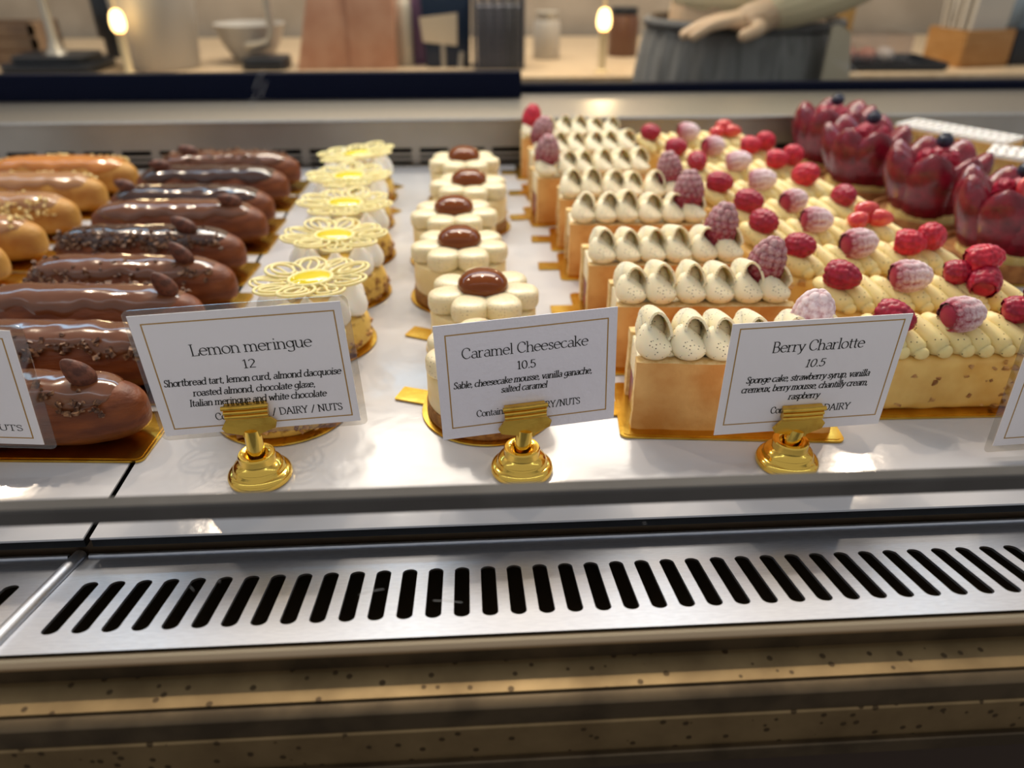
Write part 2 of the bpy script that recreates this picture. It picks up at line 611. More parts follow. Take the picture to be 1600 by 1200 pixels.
def sponge_slab(y0, y1, seed):
    b = B()
    nx, nzn = 26, 12
    hz = 39.5

    def face(y, sgn):
        def g(u, v):
            x, z = -CL / 2 + CL * u, 1.8 + hz * v
            e = min(u, 1 - u, v * 0.6 + 0.02, (1 - v) * 0.6 + 0.02)
            return (x + 0.5 * nz((z, y, seed), 0.12), y + sgn * (0.6 * nz((x, z, seed), 0.07) - (0.9 if e < 0.015 else 0)), z + 0.7 * nz((x, y, seed), 0.1) * v)
        return g
    o = len(b.v)
    b.cur = 0 if y0 < 0 else 1
    b.grid(nx, nzn, face(y0, -1))
    b.cur = 1 if y0 < 0 else 0
    b.grid(nx, nzn, face(y1, 1))
    b.cur = 1
    n1 = nx * nzn
    fs = []
    for i in range(nx - 1):
        for j in (0, nzn - 1):
            a = i * nzn + j
            fs.append((a, a + nzn, n1 + a + nzn, n1 + a))
    for j in range(nzn - 1):
        for i in (0, nx - 1):
            a = i * nzn + j
            fs.append((a, a + 1, n1 + a + 1, n1 + a))
    b.f += fs
    b.m += [1] * len(fs)
    return b


def charlotte(x, y, rot, label, side, seed, kind='sugar', tab=True):
    r = math.radians(rot)
    cx = x + (CL / 2 * math.cos(r) - CW / 2 * math.sin(r)) / 1000
    cy = y + (CL / 2 * math.sin(r) + CW / 2 * math.cos(r)) / 1000
    t = thing('berry_charlotte', label, 'cake', (cx, cy, 0), r, 'berry charlottes in a column')
    rnd = random.Random(seed)
    board_rect(t, 116, 56, 'L' if tab else None)
    sponge_slab(-CW / 2, -CW / 2 + 8, seed).build('sponge_side', [CRUST, CRUMB], t, ang=50)
    sponge_slab(CW / 2 - 8, CW / 2, seed + 9).build('sponge_side', [CRUST, CRUMB], t, ang=50)
    b = B()
    b.grid(18, 5, lambda u, v: (-CL / 2 + 2.0 + (CL - 4) * u, -13.5 + 27 * v, 30 + 0.8 * nz((u * 20, v * 9, seed), 1)))
    b.box(-CL / 2 + 2, CL / 2 - 2, -13.8, 13.8, 1.8, 22)
    b.build('berry_filling', JAM, t)
    b = B()
    b.box(-CL / 2 + 1.2, CL / 2 - 1.2, -13.8, 13.8, 22, 40.2)
    b.build('cream_filling', CREAM, t, bevel=1)
    n = 6
    for k in range(n):  # one dollop after another along the sponge
        link('cream_rosette', ROSE[(k + seed) % 5], t,
             ((-CL / 2 + 10.0 + k * 16.8) / 1000, (-CW / 2 + 0.6 + rnd.uniform(-0.5, 0.5)) / 1000, 0.0405), (0, 0, rnd.uniform(-0.1, 0.1)), (1.10, 1.0, rnd.uniform(0.93, 1.05)))
    if side == 'R':
        rasp(t, kind, CL / 2 - 14, 0, 40 + 22, 0.15, -0.16, seed, rnd.uniform(0.9, 1.02))
    else:
        rasp(t, kind, -CL / 2 + 11, -4, 40 + 22, 0.2, 0.1, seed, 0.95)
    return t


# ------------------------------------------------------------------ eclairs
EA, EW, EH = 72.0, 19.5, 36.0


def ecl(t, ph, seed, off=0.0, bend=0.0):
    t = max(-1.0, min(1.0, t))
    s = max(0.0, 1 - abs(t) ** 4.2) ** (1 / 2.3)
    c, sn = math.cos(ph), math.sin(ph)
    c = math.copysign(abs(c) ** 0.85, c)
    sn = math.copysign(abs(sn) ** 0.9, sn)
    n = 1 + 0.035 * nz((t * 4, c * 1.3, sn * 1.3 + seed * 7.3), 1.7)
    y = (EW * s * n + off) * c + bend * (1 - t * t)
    z = 15 + ((21 if sn > 0 else 13) * (0.25 + 0.75 * s if s > 0 else 0) * n * (1 if s > 0.01 else 0) + off) * sn
    return (EA * t + off * t, y, max(z, 1.9))


def eclair(x, y, rot, label, seed, shell=CHOUX, glaze=MILK, nibs='front', nib_mat=NIB, almond=0.66, alm_tilt=0.7, wave=1.0, cat='eclair',
           group='chocolate eclairs with almonds', name='chocolate_eclair', count=95):
    rnd = random.Random(seed)
    t = thing(name, label, cat, (x, y, 0), math.radians(rot), group)
    board_rect(t, 150, 46, None)
    bend = rnd.uniform(-3, 3)

    def tt(u):
        return math.sin((u - 0.5) * PI)
    b = B()
    b.grid(41, 30, lambda u, v: ecl(tt(u), 2 * PI * v, seed, 0, bend), cv=True)
    b.build('choux_shell', shell, t, ang=80)
    # glaze
    ph_f = lambda q: PI / 2 + 1.02 + 0.13 * wave * math.sin(q * 9 + seed) + 0.08 * math.sin(q * 23 + seed)
    ph_b = lambda q: PI / 2 - 1.0 - 0.12 * wave * math.sin(q * 8 + 2 * seed)
    q0, q1 = -0.93, 0.86

    def gl(u, v):
        q = q0 + (q1 - q0) * u
        edge = min(1.0, 9 * min(u, 1 - u)) ** 0.5
        k = min(1.0, 6 * min(v, 1 - v)) ** 0.5
        mid = PI / 2
        ph = ph_f(q) + (ph_b(q) - ph_f(q)) * v
        ph = mid + (ph - mid) * (0.35 + 0.65 * edge)
        return ecl(q, ph, seed, -0.6 + 2.3 * k * edge + 0.35 * nz((q * 6, ph * 2, seed), 1.5), bend)
    b = B()
    b.grid(44, 21, gl)
    b.build('chocolate_glaze' if group.startswith('choc') else 'caramel_glaze', glaze, t, ang=80)
    if nibs:
        b = B()
        for k in range(count):
            q = rnd.uniform(-0.9, 0.82)
            if nibs == 'front':
                ph = ph_f(q) - 0.02 - abs(rnd.gauss(0, 0.22))
            elif nibs == 'back':
                ph = ph_b(q) + 0.05 + abs(rnd.gauss(0, 0.25))
            elif nibs == 'dense':
                ph = ph_f(q) + 0.15 - abs(rnd.gauss(0, 0.45))
            else:
                ph = PI / 2 + rnd.uniform(-0.7, 0.7)
            b.chip(ecl(q, ph, seed, 1.9, bend), rnd.uniform(1.3, 2.7) * (1.15 if nib_mat is NUTB else 1), rnd)
        o = b.build('cocoa_nibs' if nib_mat is NIB else 'chopped_nuts', nib_mat, t, smooth=False)
        o['kind'] = 'stuff'
    if almond is not None:
        p = ecl(almond, PI / 2 + 0.15, seed, 1.5, bend)
        b = B()
        b.ell((0, 0, 0), (5.9, 4.6, 10.2), 20, 16, fn=lambda q: Vector((q.x * (1 - 0.28 * q.z), q.y * (1 - 0.28 * q.z), q.z)))
        o = b.build('almond', ALM, t, ang=180)
        o.location = (p[0] / 1000, p[1] / 1000, (p[2] + 7.5 - 4.5 * abs(alm_tilt)) / 1000)
        o.rotation_euler = (0.15, -alm_tilt, rnd.uniform(-0.4, 0.4))
    return t


# ------------------------------------------------------------------ lemon meringue tart
def lattice():
    b = B()
    n = 9
    for k in range(n):
        a = 2 * PI * k / n
        ca, sa = math.cos(a), math.sin(a)

        def put(rad, lat, z):
            return (ca * rad - sa * lat, sa * rad + ca * lat, z)
        for rc, ra, wa in ((24.0, 12.8, 11.8), (25.5, 8.2, 6.6)):
            path = []
            for j in range(26):
                q = 2 * PI * j / 26
                rr = rc + ra * math.cos(q)
                path.append(put(rr, wa * math.sin(q) * (0.75 + 0.25 * (rr / 40)), 1.2 * math.sin(3 * a) + 1.3 * math.cos(q) + (0.4 if wa < 8 else 0)))
            b.tube(path, 0.95, 7, closed=True)
        b.tube([put(12, 0, 0), put(20, 1.4, 0.3), put(30, -1.0, 0.8), put(36, 0, 1.2)], 0.75, 6)
    b.tube([(13.2 * math.cos(q), 13.2 * math.sin(q), 0) for q in [2 * PI * i / 36 for i in range(36)]], 1.3, 7, closed=True)
    return b.mesh('chocolate_lattice', LATT, ang=180)


LATTICE = lattice()


def kiss_mesh():
    b = B()
    b.lathe([(0, 0), (6, 0), (8.2, 2.5), (8.8, 5.5), (8.0, 9.5), (6.0, 13), (3.6, 16), (1.8, 18.2), (0.6, 19.6), (0, 20)], 28)
    return b.mesh('meringue_kiss', MERI, ang=180)


KISS = kiss_mesh()


def tart_body():
    rnd = random.Random(3)
    b = B()

    def g(u, v):
        a = 2 * PI * u
        prof = [(31, 1.7), (33.5, 4), (34, 10), (33, 16), (31, 20), (26, 22), (12, 22.3), (0, 22.5)]
        k = v * (len(prof) - 1)
        i = min(int(k), len(prof) - 2)
        r = prof[i][0] + (prof[i + 1][0] - prof[i][0]) * (k - i)
        z = prof[i][1] + (prof[i + 1][1] - prof[i][1]) * (k - i)
        r *= 1 + 0.03 * nz((math.cos(a) * 3, math.sin(a) * 3, z * 0.2), 1.3)
        return (r * math.cos(a), r * math.sin(a), z)
    b.grid(56, 22, g, cu=True)
    base = b.mesh('tart_base', TARTB, ang=180)
    b = B()
    for k in range(70):
        a = rnd.uniform(0, 2 * PI)
        z = 3 + abs(rnd.gauss(0, 5.5))
        b.chip((34 * math.cos(a), 34 * math.sin(a), z), rnd.uniform(1.2, 2.6), rnd)
    return base, b.mesh('almond_crumbs', NUTSP, smooth=False)


TBASE, TCRUMB = tart_body()


def lemon_tart(x, y, label, tabdir, seed, tilt=(0, 0)):
    rnd = random.Random(seed)
    t = thing('lemon_meringue_tart', label, 'tart', (x, y, 0), rnd.uniform(-0.5, 0.5), 'lemon meringue tarts in a column')
    board_round(t, 37, tabdir - t.rotation_euler.z)
    link('tart_base', TBASE, t)
    o = link('almond_crumbs', TCRUMB, t)
    o['kind'] = 'stuff'
    b = B()
    b.lathe([(27, 20), (26, 23.4), (20, 24.4), (0, 24.8)], 40)
    b.build('lemon_curd', CURD, t)
    for k in range(9):
        a = 2 * PI * k / 9 + 0.2
        s = rnd.uniform(0.92, 1.08)
        link('meringue_kiss', KISS, t, (0.0252 * math.cos(a), 0.0252 * math.sin(a), 0.0215), (0, 0, a), (s, s, s * 1.08))
    la = link('chocolate_lattice', LATTICE, t, (0, 0, 0.0440), (tilt[0], tilt[1], rnd.uniform(0, 1)))
    b = B()
    b.lathe([(0, -2.5), (11.5, -2.2), (13, 0), (11.5, 1.4), (6, 2.2), (0, 2.4)], 30)
    b.build('lemon_gel', LGEL, la)
    return t


# ------------------------------------------------------------------ caramel cheesecake
def petal_mesh():
    b = B()

    def fn(p):
        q = p.copy()
        w = 1.0 - 0.30 * max(0, -q.x) ** 1.2
        q.y *= w
        q.z = math.copysign(abs(q.z) ** 0.5, q.z) * (1 + 0.10 * q.x)
        return Vector((math.copysign(abs(q.x) ** 0.85, q.x), math.copysign(abs(q.y) ** 0.85, q.y), q.z))
    b.ell((20.6, 0, 35.4), (13.8, 11.1, 6.8), 30, 22, fn=fn)
    return b.mesh('ganache_petal', PETAL, ang=180)


PETALM = petal_mesh()


def cheesecake(x, y, label, tabdir, seed, rot):
    t = thing('caramel_cheesecake', label, 'cake', (x, y, 0), math.radians(rot), 'caramel cheesecakes in a column')
    board_round(t, 36.5, tabdir - t.rotation_euler.z)
    b = B()
    b.lathe([(0, 1.6), (32.6, 1.6), (33.4, 2.6), (33.2, 9), (32, 9.8), (0, 9.8)], 56)
    b.build('sable_base', SABLE, t)
    b = B()
    b.lathe([(0, 9.8), (32.2, 9.8), (32.6, 10.6), (32.6, 27.5), (31.6, 29.3), (29, 29.8), (0, 29.8)], 56)
    b.build('cheesecake_mousse', MOUSSE, t)
    for k in range(7):
        link('ganache_petal', PETALM, t, (0, 0, 0), (0, 0, 2 * PI * (k + 0.5) / 7 - PI / 2))
    b = B()
    b.lathe([(0, 40), (14.6, 40), (15.6, 42.2), (15.0, 45.4), (12.5, 48.4), (8.5, 50.6), (4, 51.6), (0, 51.9)], 40)
    b.build('caramel_dome', CARAM, t, ang=180)
    return t


# ------------------------------------------------------------------ nutty raspberry cake
NL, NW = 118.0, 34.0


def swirl_mesh(seed):
    rnd = random.Random(seed)
    b = B()
    path = [(5.5, -13.5, 4.5), (4.5, -11, 5.5), (2, -6, 7), (-1.5, 0, 9.5), (-4, 5, 12), (-4.5, 9, 12.2), (-1.5, 12, 10.5), (2.5, 12.5, 8)]
    rr = [3.6, 5.6, 6.4, 6.0, 5.2, 4.4, 4.0, 2.8]
    fine, fr = [], []
    for i in range(len(path) - 1):
        for k in range(3):
            s = k / 3
            fine.append(tuple(path[i][c] + (path[i + 1][c] - path[i][c]) * s for c in range(3)))
            fr.append(rr[i] + (rr[i + 1] - rr[i]) * s)
    fine.append(path[-1])
    fr.append(rr[-1])
    b.tube(fine, fr, 14)
    b.ell((5.8, -14.0, 4.3), (4.2, 3.0, 3.7), 16, 10)
    b.ell((1, 8, 4), (6.5, 8, 5.5), 16, 10)
    return b.mesh('piped_cream', CREAMY, ang=180)


SWIRL = [swirl_mesh(0), swirl_mesh(1)]


def nut_cake(x, y, rot, label, seed, berries):
    rnd = random.Random(seed)
    t = thing('nut_glazed_cake', label, 'cake', (x, y, 0), math.radians(rot), 'nut glazed raspberry cakes in a column')
    board_rect(t, NL + 12, NW + 12, None)

    def body(u, v):
        a = 2 * PI * v
        tt = math.sin((u - 0.5) * PI)
        s = max(0.0, 1 - abs(tt) ** 14) ** (1 / 3.0)
        c, sn = math.cos(a), math.sin(a)
        c = math.copysign(abs(c) ** 0.32, c)
        sn = math.copysign(abs(sn) ** 0.32, sn)
        yy, zz = NW / 2 * c * s, 17.5 + 16.5 * sn * (s if abs(tt) > 0.999 else (0.6 + 0.4 * s))
        n = nz((tt * 30, yy * 0.6, zz * 0.6 + seed * 11), 0.12)
        drip = 1.6 * max(0, nz((tt * 8, c, seed * 3), 1.2)) if zz < 8 else 0
        return (NL / 2 * tt, yy + math.copysign(1.3 * n + drip, c), max(1.8, zz + 0.8 * n))
    b = B()
    b.grid(64, 44, body, cv=True)
    b.build('glazed_body', NUTGLZ, t, ang=80)
    b = B()
    for k in range(60):
        xx = rnd.uniform(-NL / 2 + 3, NL / 2 - 3)
        sgn = -1 if rnd.random() < 0.75 else 1
        b.chip((xx, sgn * (NW / 2 - 0.3), rnd.uniform(4, 32)), rnd.uniform(1.5, 3.4), rnd)
    o = b.build('nut_pieces', NUTSP, t, ang=60)
    o['kind'] = 'stuff'
    for k in range(10):
        link('piped_cream', SWIRL[k % 2], t, ((-NL / 2 + 8 + k * 11.4) / 1000, -0.0005, 0.0325), (0, 0, rnd.uniform(-0.12, 0.12)), (1, 1, rnd.uniform(0.9, 1.05)))
    for bx, kind in zip((-47, -9, 33), berries):
        if kind == 'pair':
            rasp(t, 'bright', bx - 7, -5, 53, 1.5, 0.1, 1.0, 0.82)
            rasp(t, 'bright', bx + 8, -1, 56, 1.1, 0.2, -0.9, 0.88)
        elif kind == 'cluster':
            rasp(t, 'red', bx + 2, -6, 52, 1.2, 0.0, 2.7, 0.88)
            rasp(t, 'red', bx - 9, 2, 53, 1.4, 0.3, 1.2, 0.72)
            rasp(t, 'bright', bx + 3, 1, 62, 1.3, 0.3, 1.4, 0.86)
        elif kind == 'open':
            rasp(t, 'open', bx, -2, 54, 1.15, 0.0, 0.25, 0.95)
        elif kind == 'halves':
            for dx, dy, dz, a in ((-9, -3, 50, 0.4), (7, -3, 51, -0.4), (0, 4, 55, 0.1)):
                b = B()
                b.ell((0, 0, 0), (9.5, 6.5, 7), 20, 14, fn=lambda p: Vector((p.x, p.y * (1 - 0.3 * p.x), max(p.z, -0.25))))
                o = b.build('strawberry_half', BERRYL, t, ang=60)
                o.location = ((bx + dx) / 1000, dy / 1000, dz / 1000)
                o.rotation_euler = (0.5, 0, a)
        else:
            rasp(t, kind, bx + rnd.uniform(-2, 2), rnd.uniform(-5, -2), 52 + rnd.uniform(-0.5, 1), 1.45 + rnd.uniform(-0.2, 0.2), rnd.uniform(-0.3, 0.3), (0.3 if kind == 'red' else 1.5) + rnd.uniform(-0.5, 0.5), rnd.uniform(0.80, 0.88) * (1.1 if kind == 'snow' else 1))
    return t


# ------------------------------------------------------------------ berry tarts, mille-feuille
def strawberry_mesh():
    b = B()

    def fn(p):
        q = p.copy()
        w = 1 - 0.16 * max(0, q.z) ** 1.5
        if q.z < 0:
            m = max(1e-6, math.hypot(q.x, q.y))
            w = (0.9 + 0.1 * (1 + q.z)) * min(1.0, m * 1.6) / m * (0.62 if m < 0.3 else 1.0)
            w = min(w, 1.6)
        else:
            w *= 1 + 0.22 * q.z * (1 - q.z)
        q.x *= w
        q.y *= w
        r = 1 + 0.02 * math.sin(q.z * 30) * math.cos(math.atan2(q.y, q.x) * 14)
        return q * r
    b.ell((0, 0, 0), (19.0, 12.0, 29), 36, 30, fn=fn)
    return b.mesh('strawberry_wedge', BERRY, ang=180)


STRAW = strawberry_mesh()


def berry_tart(x, y, label, seed, n=7):
    rnd = random.Random(seed)
    t = thing('strawberry_tart', label, 'tart', (x, y, 0), rnd.uniform(0, 1), 'strawberry tarts in a column')
    b = B()
    b.lathe([(0, 1.5), (40, 1.5), (41.5, 2.5), (43, 15.5), (42.4, 16.3), (40.5, 16.0), (39.5, 12), (0, 12)], 60)
    b.build('tart_shell', SHELL, t)
    b = B()
    b.lathe([(30, 12), (29, 24), (24, 40), (16, 50), (6, 54), (0, 55)], 40)
    b.build('custard_mound', CUSTARD, t)
    board_round(t, 42, 2.5)
    for k in range(n):
        a = 2 * PI * k / n + rnd.uniform(-0.12, 0.12)
        s = rnd.uniform(0.95, 1.1)
        o = link('strawberry_wedge', STRAW, t, (0.0270 * math.cos(a), 0.0270 * math.sin(a), 0.0430), (0, 0, 0), (s, s, s))
        o.rotation_euler = (Matrix.Rotation(a + PI / 2, 3, 'Z') @ Matrix.Rotation(0.34 + rnd.uniform(-0.08, 0.08), 3, 'X')).to_euler()
    for k in range(3):
        a = 2 * PI * k / 3 + 0.5
        rasp(t, 'red', 9 * math.cos(a), 9 * math.sin(a), 60, 0.5 * math.cos(a), 0.5, a, 0.9)
    b = B()
    b.ell((0, 0, 0), (7, 7, 6.2), 20, 14, fn=lambda p: p * (1 - 0.18 * max(0, p.z - 0.75) * 4))
    b.tube([(3 * math.cos(q), 3 * math.sin(q), 5.6) for q in [2 * PI * i / 10 for i in range(10)]], 0.8, 6, closed=True)
    o = b.build('blueberry', BLUEB, t, ang=180)
    o.location = (0, -0.002, 0.0765)
    if seed == 60:
        b = B()
        b.ell((0, 0, 0), (13, 6, 10), 24, 16, fn=lambda p: Vector((p.x, max(p.y, -0.5), p.z * (1 - 0.2 * p.x))))
        o = b.build('cut_strawberry', BERRYL, t, ang=60)
        m = Matrix.Rotation(-t.rotation_euler.z, 4, 'Z')
        o.matrix_local = m @ Matrix.Translation((-0.001, -0.017, 0.0665)) @ Matrix.Rotation(-0.5, 4, 'X')
    return t


def mille_feuille(x, y, rot, label, seed):
    t = thing('mille_feuille', label, 'pastry', (x, y, 0), math.radians(rot), 'mille-feuilles behind the strawberry tarts')
    L, W = 112, 46
    board_rect(t, L + 10, W + 10, None)

    def slab(z0, z1, mt, name, ins, rough):
        b = B()

        def g(u, v):
            a = 2 * PI * v
            c, s = math.cos(a), math.sin(a)
            k = max(abs(c), abs(s))
            px, py = c / k, s / k
            zz = z0 + (z1 - z0) * min(1, max(0, (u - 0.1) / 0.8))
            f = 0.0 if u in (0.0, 1.0) else 1.0
            n = rough * nz((px * 9, py * 5, zz * 0.35 + seed), 1.1)
            return (f * px * (L / 2 - ins + n), f * py * (W / 2 - ins + n), zz)
        b.grid(11, 72, g, cv=True)
        return b.build(name, mt, t, ang=50)
    slab(1.8, 7, PUFF, 'pastry_layer', 0, 1.2)
    slab(7, 23, CUSTARD, 'custard_layer', 2, 3)
    slab(23, 27, PUFF, 'pastry_layer', 0.5, 1.2)
    slab(27, 45, CUSTARD, 'custard_layer', 2, 3)
    slab(45, 51, PUFF, 'pastry_layer', 0, 1.2)
    ic = slab(51, 54.5, ICING, 'icing', 1, 0.4)
    b = B()
    for k in range(13):
        x0 = -L / 2 + 6 + k * 8.3
        b.tube([(x0, -W / 2 + 2, 54.6), (x0 + 3, -W / 4, 54.7), (x0 - 1, 0, 54.7), (x0 + 3, W / 4, 54.7), (x0, W / 2 - 2, 54.6)], 0.5, 5)
    b.build('feathered_lines', ICELINE, ic)
    return t


# ------------------------------------------------------------------ lettering: a broad-nib serif drawn stroke by stroke
def arc(cx, cy, rx, ry, a0, a1):
    n = max(5, int(abs(a1 - a0) / 14))
    return [(cx + rx * math.cos(math.radians(a0 + (a1 - a0) * i / n)), cy + ry * math.sin(math.radians(a0 + (a1 - a0) * i / n))) for i in range(n + 1)]


def ln(*p):
    return [(p[i], p[i + 1]) for i in range(0, len(p), 2)]


def sf(x, y, w=0.11):
    return [(x - w, y), (x + w, y)]


GL = {
    'a': (0.54, [ln(.44, .46, .44, .06, .52, 0), arc(.27, .45, .17, .18, 155, 0), arc(.25, .17, .19, .175, 60, 300), ln(.33, .34, .44, .38), ln(.34, .02, .44, .09)]),
    'b': (0.60, [ln(.09, 1, .09, .02), arc(.31, .32, .23, .32, 140, -140), sf(.05, 1, .06)]),
    'c': (0.52, [arc(.29, .32, .25, .32, 48, 318)]),
    'd': (0.62, [ln(.51, 1, .51, 0), arc(.29, .32, .24, .32, 40, 320), sf(.46, 1, .07), sf(.56, 0, .06)]),
    'e': (0.55, [ln(.05, .37, .50, .37), arc(.28, .32, .24, .32, 8, 318)]),
    'g': (0.58, [arc(.28, .36, .22, .27, 0, 360), ln(.50, .62, .50, -.10), arc(.28, -.11, .22, .19, 0, -155), ln(.44, .60, .58, .64)]),
    'h': (0.60, [ln(.10, 1, .10, 0), arc(.30, .40, .19, .23, 170, 0), ln(.49, .42, .49, 0), sf(.10, 0), sf(.49, 0), sf(.06, 1, .06)]),
    'i': (0.26, [ln(.13, .63, .13, 0), ln(.13, .86, .13, .95), sf(.13, 0), sf(.09, .63, .06)]),
    'k': (0.56, [ln(.10, 1, .10, 0), ln(.12, .27, .44, .62), ln(.22, .38, .50, 0), sf(.10, 0), sf(.45, .62, .08), sf(.06, 1, .06)]),
    'l': (0.26, [ln(.13, 1, .13, 0), sf(.13, 0), sf(.09, 1, .06)]),
    'm': (0.92, [ln(.10, .63, .10, 0), arc(.28, .42, .17, .21, 170, 0), ln(.45, .42, .45, 0), arc(.63, .42, .17, .21, 170, 0), ln(.80, .42, .80, 0), sf(.10, 0), sf(.45, 0), sf(.80, 0), sf(.06, .63, .06)]),
    'n': (0.60, [ln(.10, .63, .10, 0), arc(.30, .41, .19, .22, 170, 0), ln(.49, .42, .49, 0), sf(.10, 0), sf(.49, 0), sf(.06, .63, .06)]),
    'o': (0.58, [arc(.29, .32, .25, .32, 0, 360)]),
    'p': (0.60, [ln(.09, .63, .09, -.30), arc(.31, .32, .23, .32, 140, -140), sf(.09, -.30), sf(.05, .63, .06)]),
    'q': (0.60, [ln(.50, .63, .50, -.30), arc(.28, .32, .23, .32, 40, 320), sf(.50, -.30)]),
    'r': (0.43, [ln(.10, .63, .10, 0), arc(.29, .40, .17, .23, 165, 55), sf(.11, 0, .13), sf(.06, .63, .06)]),
    's': (0.44, [[(.36, .50), (.33, .60), (.22, .64), (.11, .60), (.07, .50), (.12, .40), (.24, .33), (.35, .25), (.38, .14), (.33, .04), (.21, 0), (.10, .03), (.06, .13)]]),
    't': (0.36, [ln(.15, .84, .15, .14), arc(.26, .14, .11, .14, 180, 300), ln(.03, .62, .33, .62)]),
    'u': (0.60, [ln(.10, .63, .10, .22), arc(.28, .22, .18, .22, 180, 350), ln(.48, .63, .48, 0), sf(.06, .63, .06), sf(.43, .63, .06), sf(.53, 0, .06)]),
    'v': (0.52, [ln(.05, .62, .26, .01), ln(.26, .01, .47, .62), sf(.06, .62, .09), sf(.46, .62, .08)]),
    'w': (0.78, [ln(.05, .62, .22, .01), ln(.22, .01, .39, .60), ln(.39, .60, .56, .01), ln(.56, .01, .73, .62), sf(.06, .62, .09), sf(.72, .62, .08)]),
    'x': (0.52, [ln(.06, .62, .46, 0), ln(.06, 0, .46, .62), sf(.07, .62, .08), sf(.45, 0, .08), sf(.07, 0, .08), sf(.45, .62, .08)]),
    'y': (0.52, [ln(.05, .62, .27, .02), ln(.47, .62, .22, -.18, .10, -.28, .03, -.26), sf(.06, .62, .09), sf(.46, .62, .08)]),
    'z': (0.48, [ln(.06, .60, .42, .60, .06, .02, .43, .02), ln(.06, .60, .05, .48), ln(.43, .02, .44, .14)]),
    'A': (0.70, [ln(.06, 0, .34, .99), ln(.34, .99, .64, 0), ln(.17, .34, .53, .34), sf(.06, 0, .09), sf(.64, 0, .10)]),
    'B': (0.64, [ln(.13, 1, .13, 0), ln(.05, 1, .32, 1), arc(.32, .76, .19, .24, 90, -90), ln(.13, .52, .32, .52), arc(.34, .26, .23, .26, 90, -90), ln(.34, 0, .05, 0)]),
    'C': (0.72, [arc(.40, .5, .34, .5, 48, 318), ln(.63, .87, .64, .70)]),
    'D': (0.74, [ln(.13, 1, .13, 0), ln(.05, 1, .30, 1), arc(.30, .5, .38, .5, 90, -90), ln(.30, 0, .05, 0)]),
    'I': (0.30, [ln(.15, 1, .15, 0), sf(.15, 0, .12), sf(.15, 1, .12)]),
    'L': (0.58, [ln(.13, 1, .13, 0), ln(.04, 0, .52, 0), ln(.52, 0, .54, .2), sf(.13, 1, .12)]),
    'N': (0.74, [ln(.12, 0, .12, 1), ln(.12, 1, .61, .02), ln(.61, 0, .61, 1), sf(.12, 0, .1), sf(.08, 1, .08), sf(.61, 1, .1)]),
    'R': (0.66, [ln(.13, 1, .13, 0), ln(.05, 1, .32, 1), arc(.32, .75, .20, .25, 90, -90), ln(.13, .5, .32, .5), ln(.30, .5, .60, 0), sf(.13, 0, .11), sf(.60, 0, .07)]),
    'S': (0.54, [[(.45, .80), (.42, .93), (.28, 1.0), (.14, .95), (.08, .80), (.13, .64), (.28, .53), (.42, .42), (.47, .25), (.41, .07), (.26, 0), (.12, .05), (.07, .20)]]),
    'T': (0.64, [ln(.32, 1, .32, 0), ln(.05, 1, .59, 1), ln(.05, 1, .04, .82), ln(.59, 1, .60, .82), sf(.32, 0, .12)]),
    'U': (0.72, [ln(.13, 1, .13, .30), arc(.36, .30, .23, .30, 180, 360), ln(.59, .30, .59, 1), sf(.13, 1, .11), sf(.59, 1, .09)]),
    'Y': (0.66, [ln(.06, 1, .33, .48), ln(.60, 1, .33, .48), ln(.33, .48, .33, 0), sf(.07, 1, .1), sf(.59, 1, .09), sf(.33, 0, .11)]),
    '0': (0.56, [arc(.28, .48, .22, .48, 0, 360)]),
    '1': (0.42, [ln(.22, .97, .22, 0), ln(.22, .97, .08, .84), sf(.22, 0, .13)]),
    '2': (0.52, [arc(.25, .72, .19, .25, 160, -30), ln(.41, .60, .06, .02), ln(.05, .03, .46, .03)]),
    '5': (0.52, [ln(.12, .95, .43, .95), ln(.12, .95, .10, .55), arc(.23, .31, .22, .30, 115, -150)]),
    '.': (0.24, [ln(.12, 0, .12, .09)]),
    ',': (0.24, [ln(.12, .09, .12, 0, .07, -.12)]),
    '/': (0.50, [ln(.06, -.1, .44, 1.05)]),
    ' ': (0.28, []),
}


def text_width(s):
    return sum(GL[c][0] for c in s)


def lettering(b, s, x0, x1, z, cap, thick=0.12, thin=0.05, shear=0.0, z1=None):
    """draw s between x0 and x1 (mm) on a baseline from z to z1 with capital height cap"""
    z1 = z if z1 is None else z1
    kx = (x1 - x0) / text_width(s)
    x = x0
    for ch in s:
        w, strokes = GL[ch]
        for st in strokes:
            pts = [(x + (px + shear * py) * kx, z + (z1 - z) * (x - x0) / max(1e-6, x1 - x0) + py * cap) for px, py in st]
            n = len(pts)
            vs = []
            for i in range(n):
                a, c = pts[max(0, i - 1)], pts[min(n - 1, i + 1)]
                dx, dz = c[0] - a[0], c[1] - a[1]
                L = math.hypot(dx, dz) or 1
                dx, dz = dx / L, dz / L
                th = math.atan2(dz, dx)
                wdt = (thin + (thick - thin) * abs(math.sin(th - 0.30))) * cap * 0.5
                ex = (-0.3 if i == 0 else 0.3 if i == n - 1 else 0) * thin * cap
                px, pz = pts[i][0] + dx * ex, pts[i][1] + dz * ex
                vs += [(px - dz * wdt, 0, pz + dx * wdt), (px + dz * wdt, 0, pz - dx * wdt)]
            b.add(vs, [(2 * i, 2 * i + 1, 2 * i + 3, 2 * i + 2) for i in range(n - 1)])
        x += w * kx


def rotm(rx, ry, rz):
    return (Matrix.Rotation(rz, 4, 'Z') @ Matrix.Rotation(rx, 4, 'X') @ Matrix.Rotation(ry, 4, 'Y'))


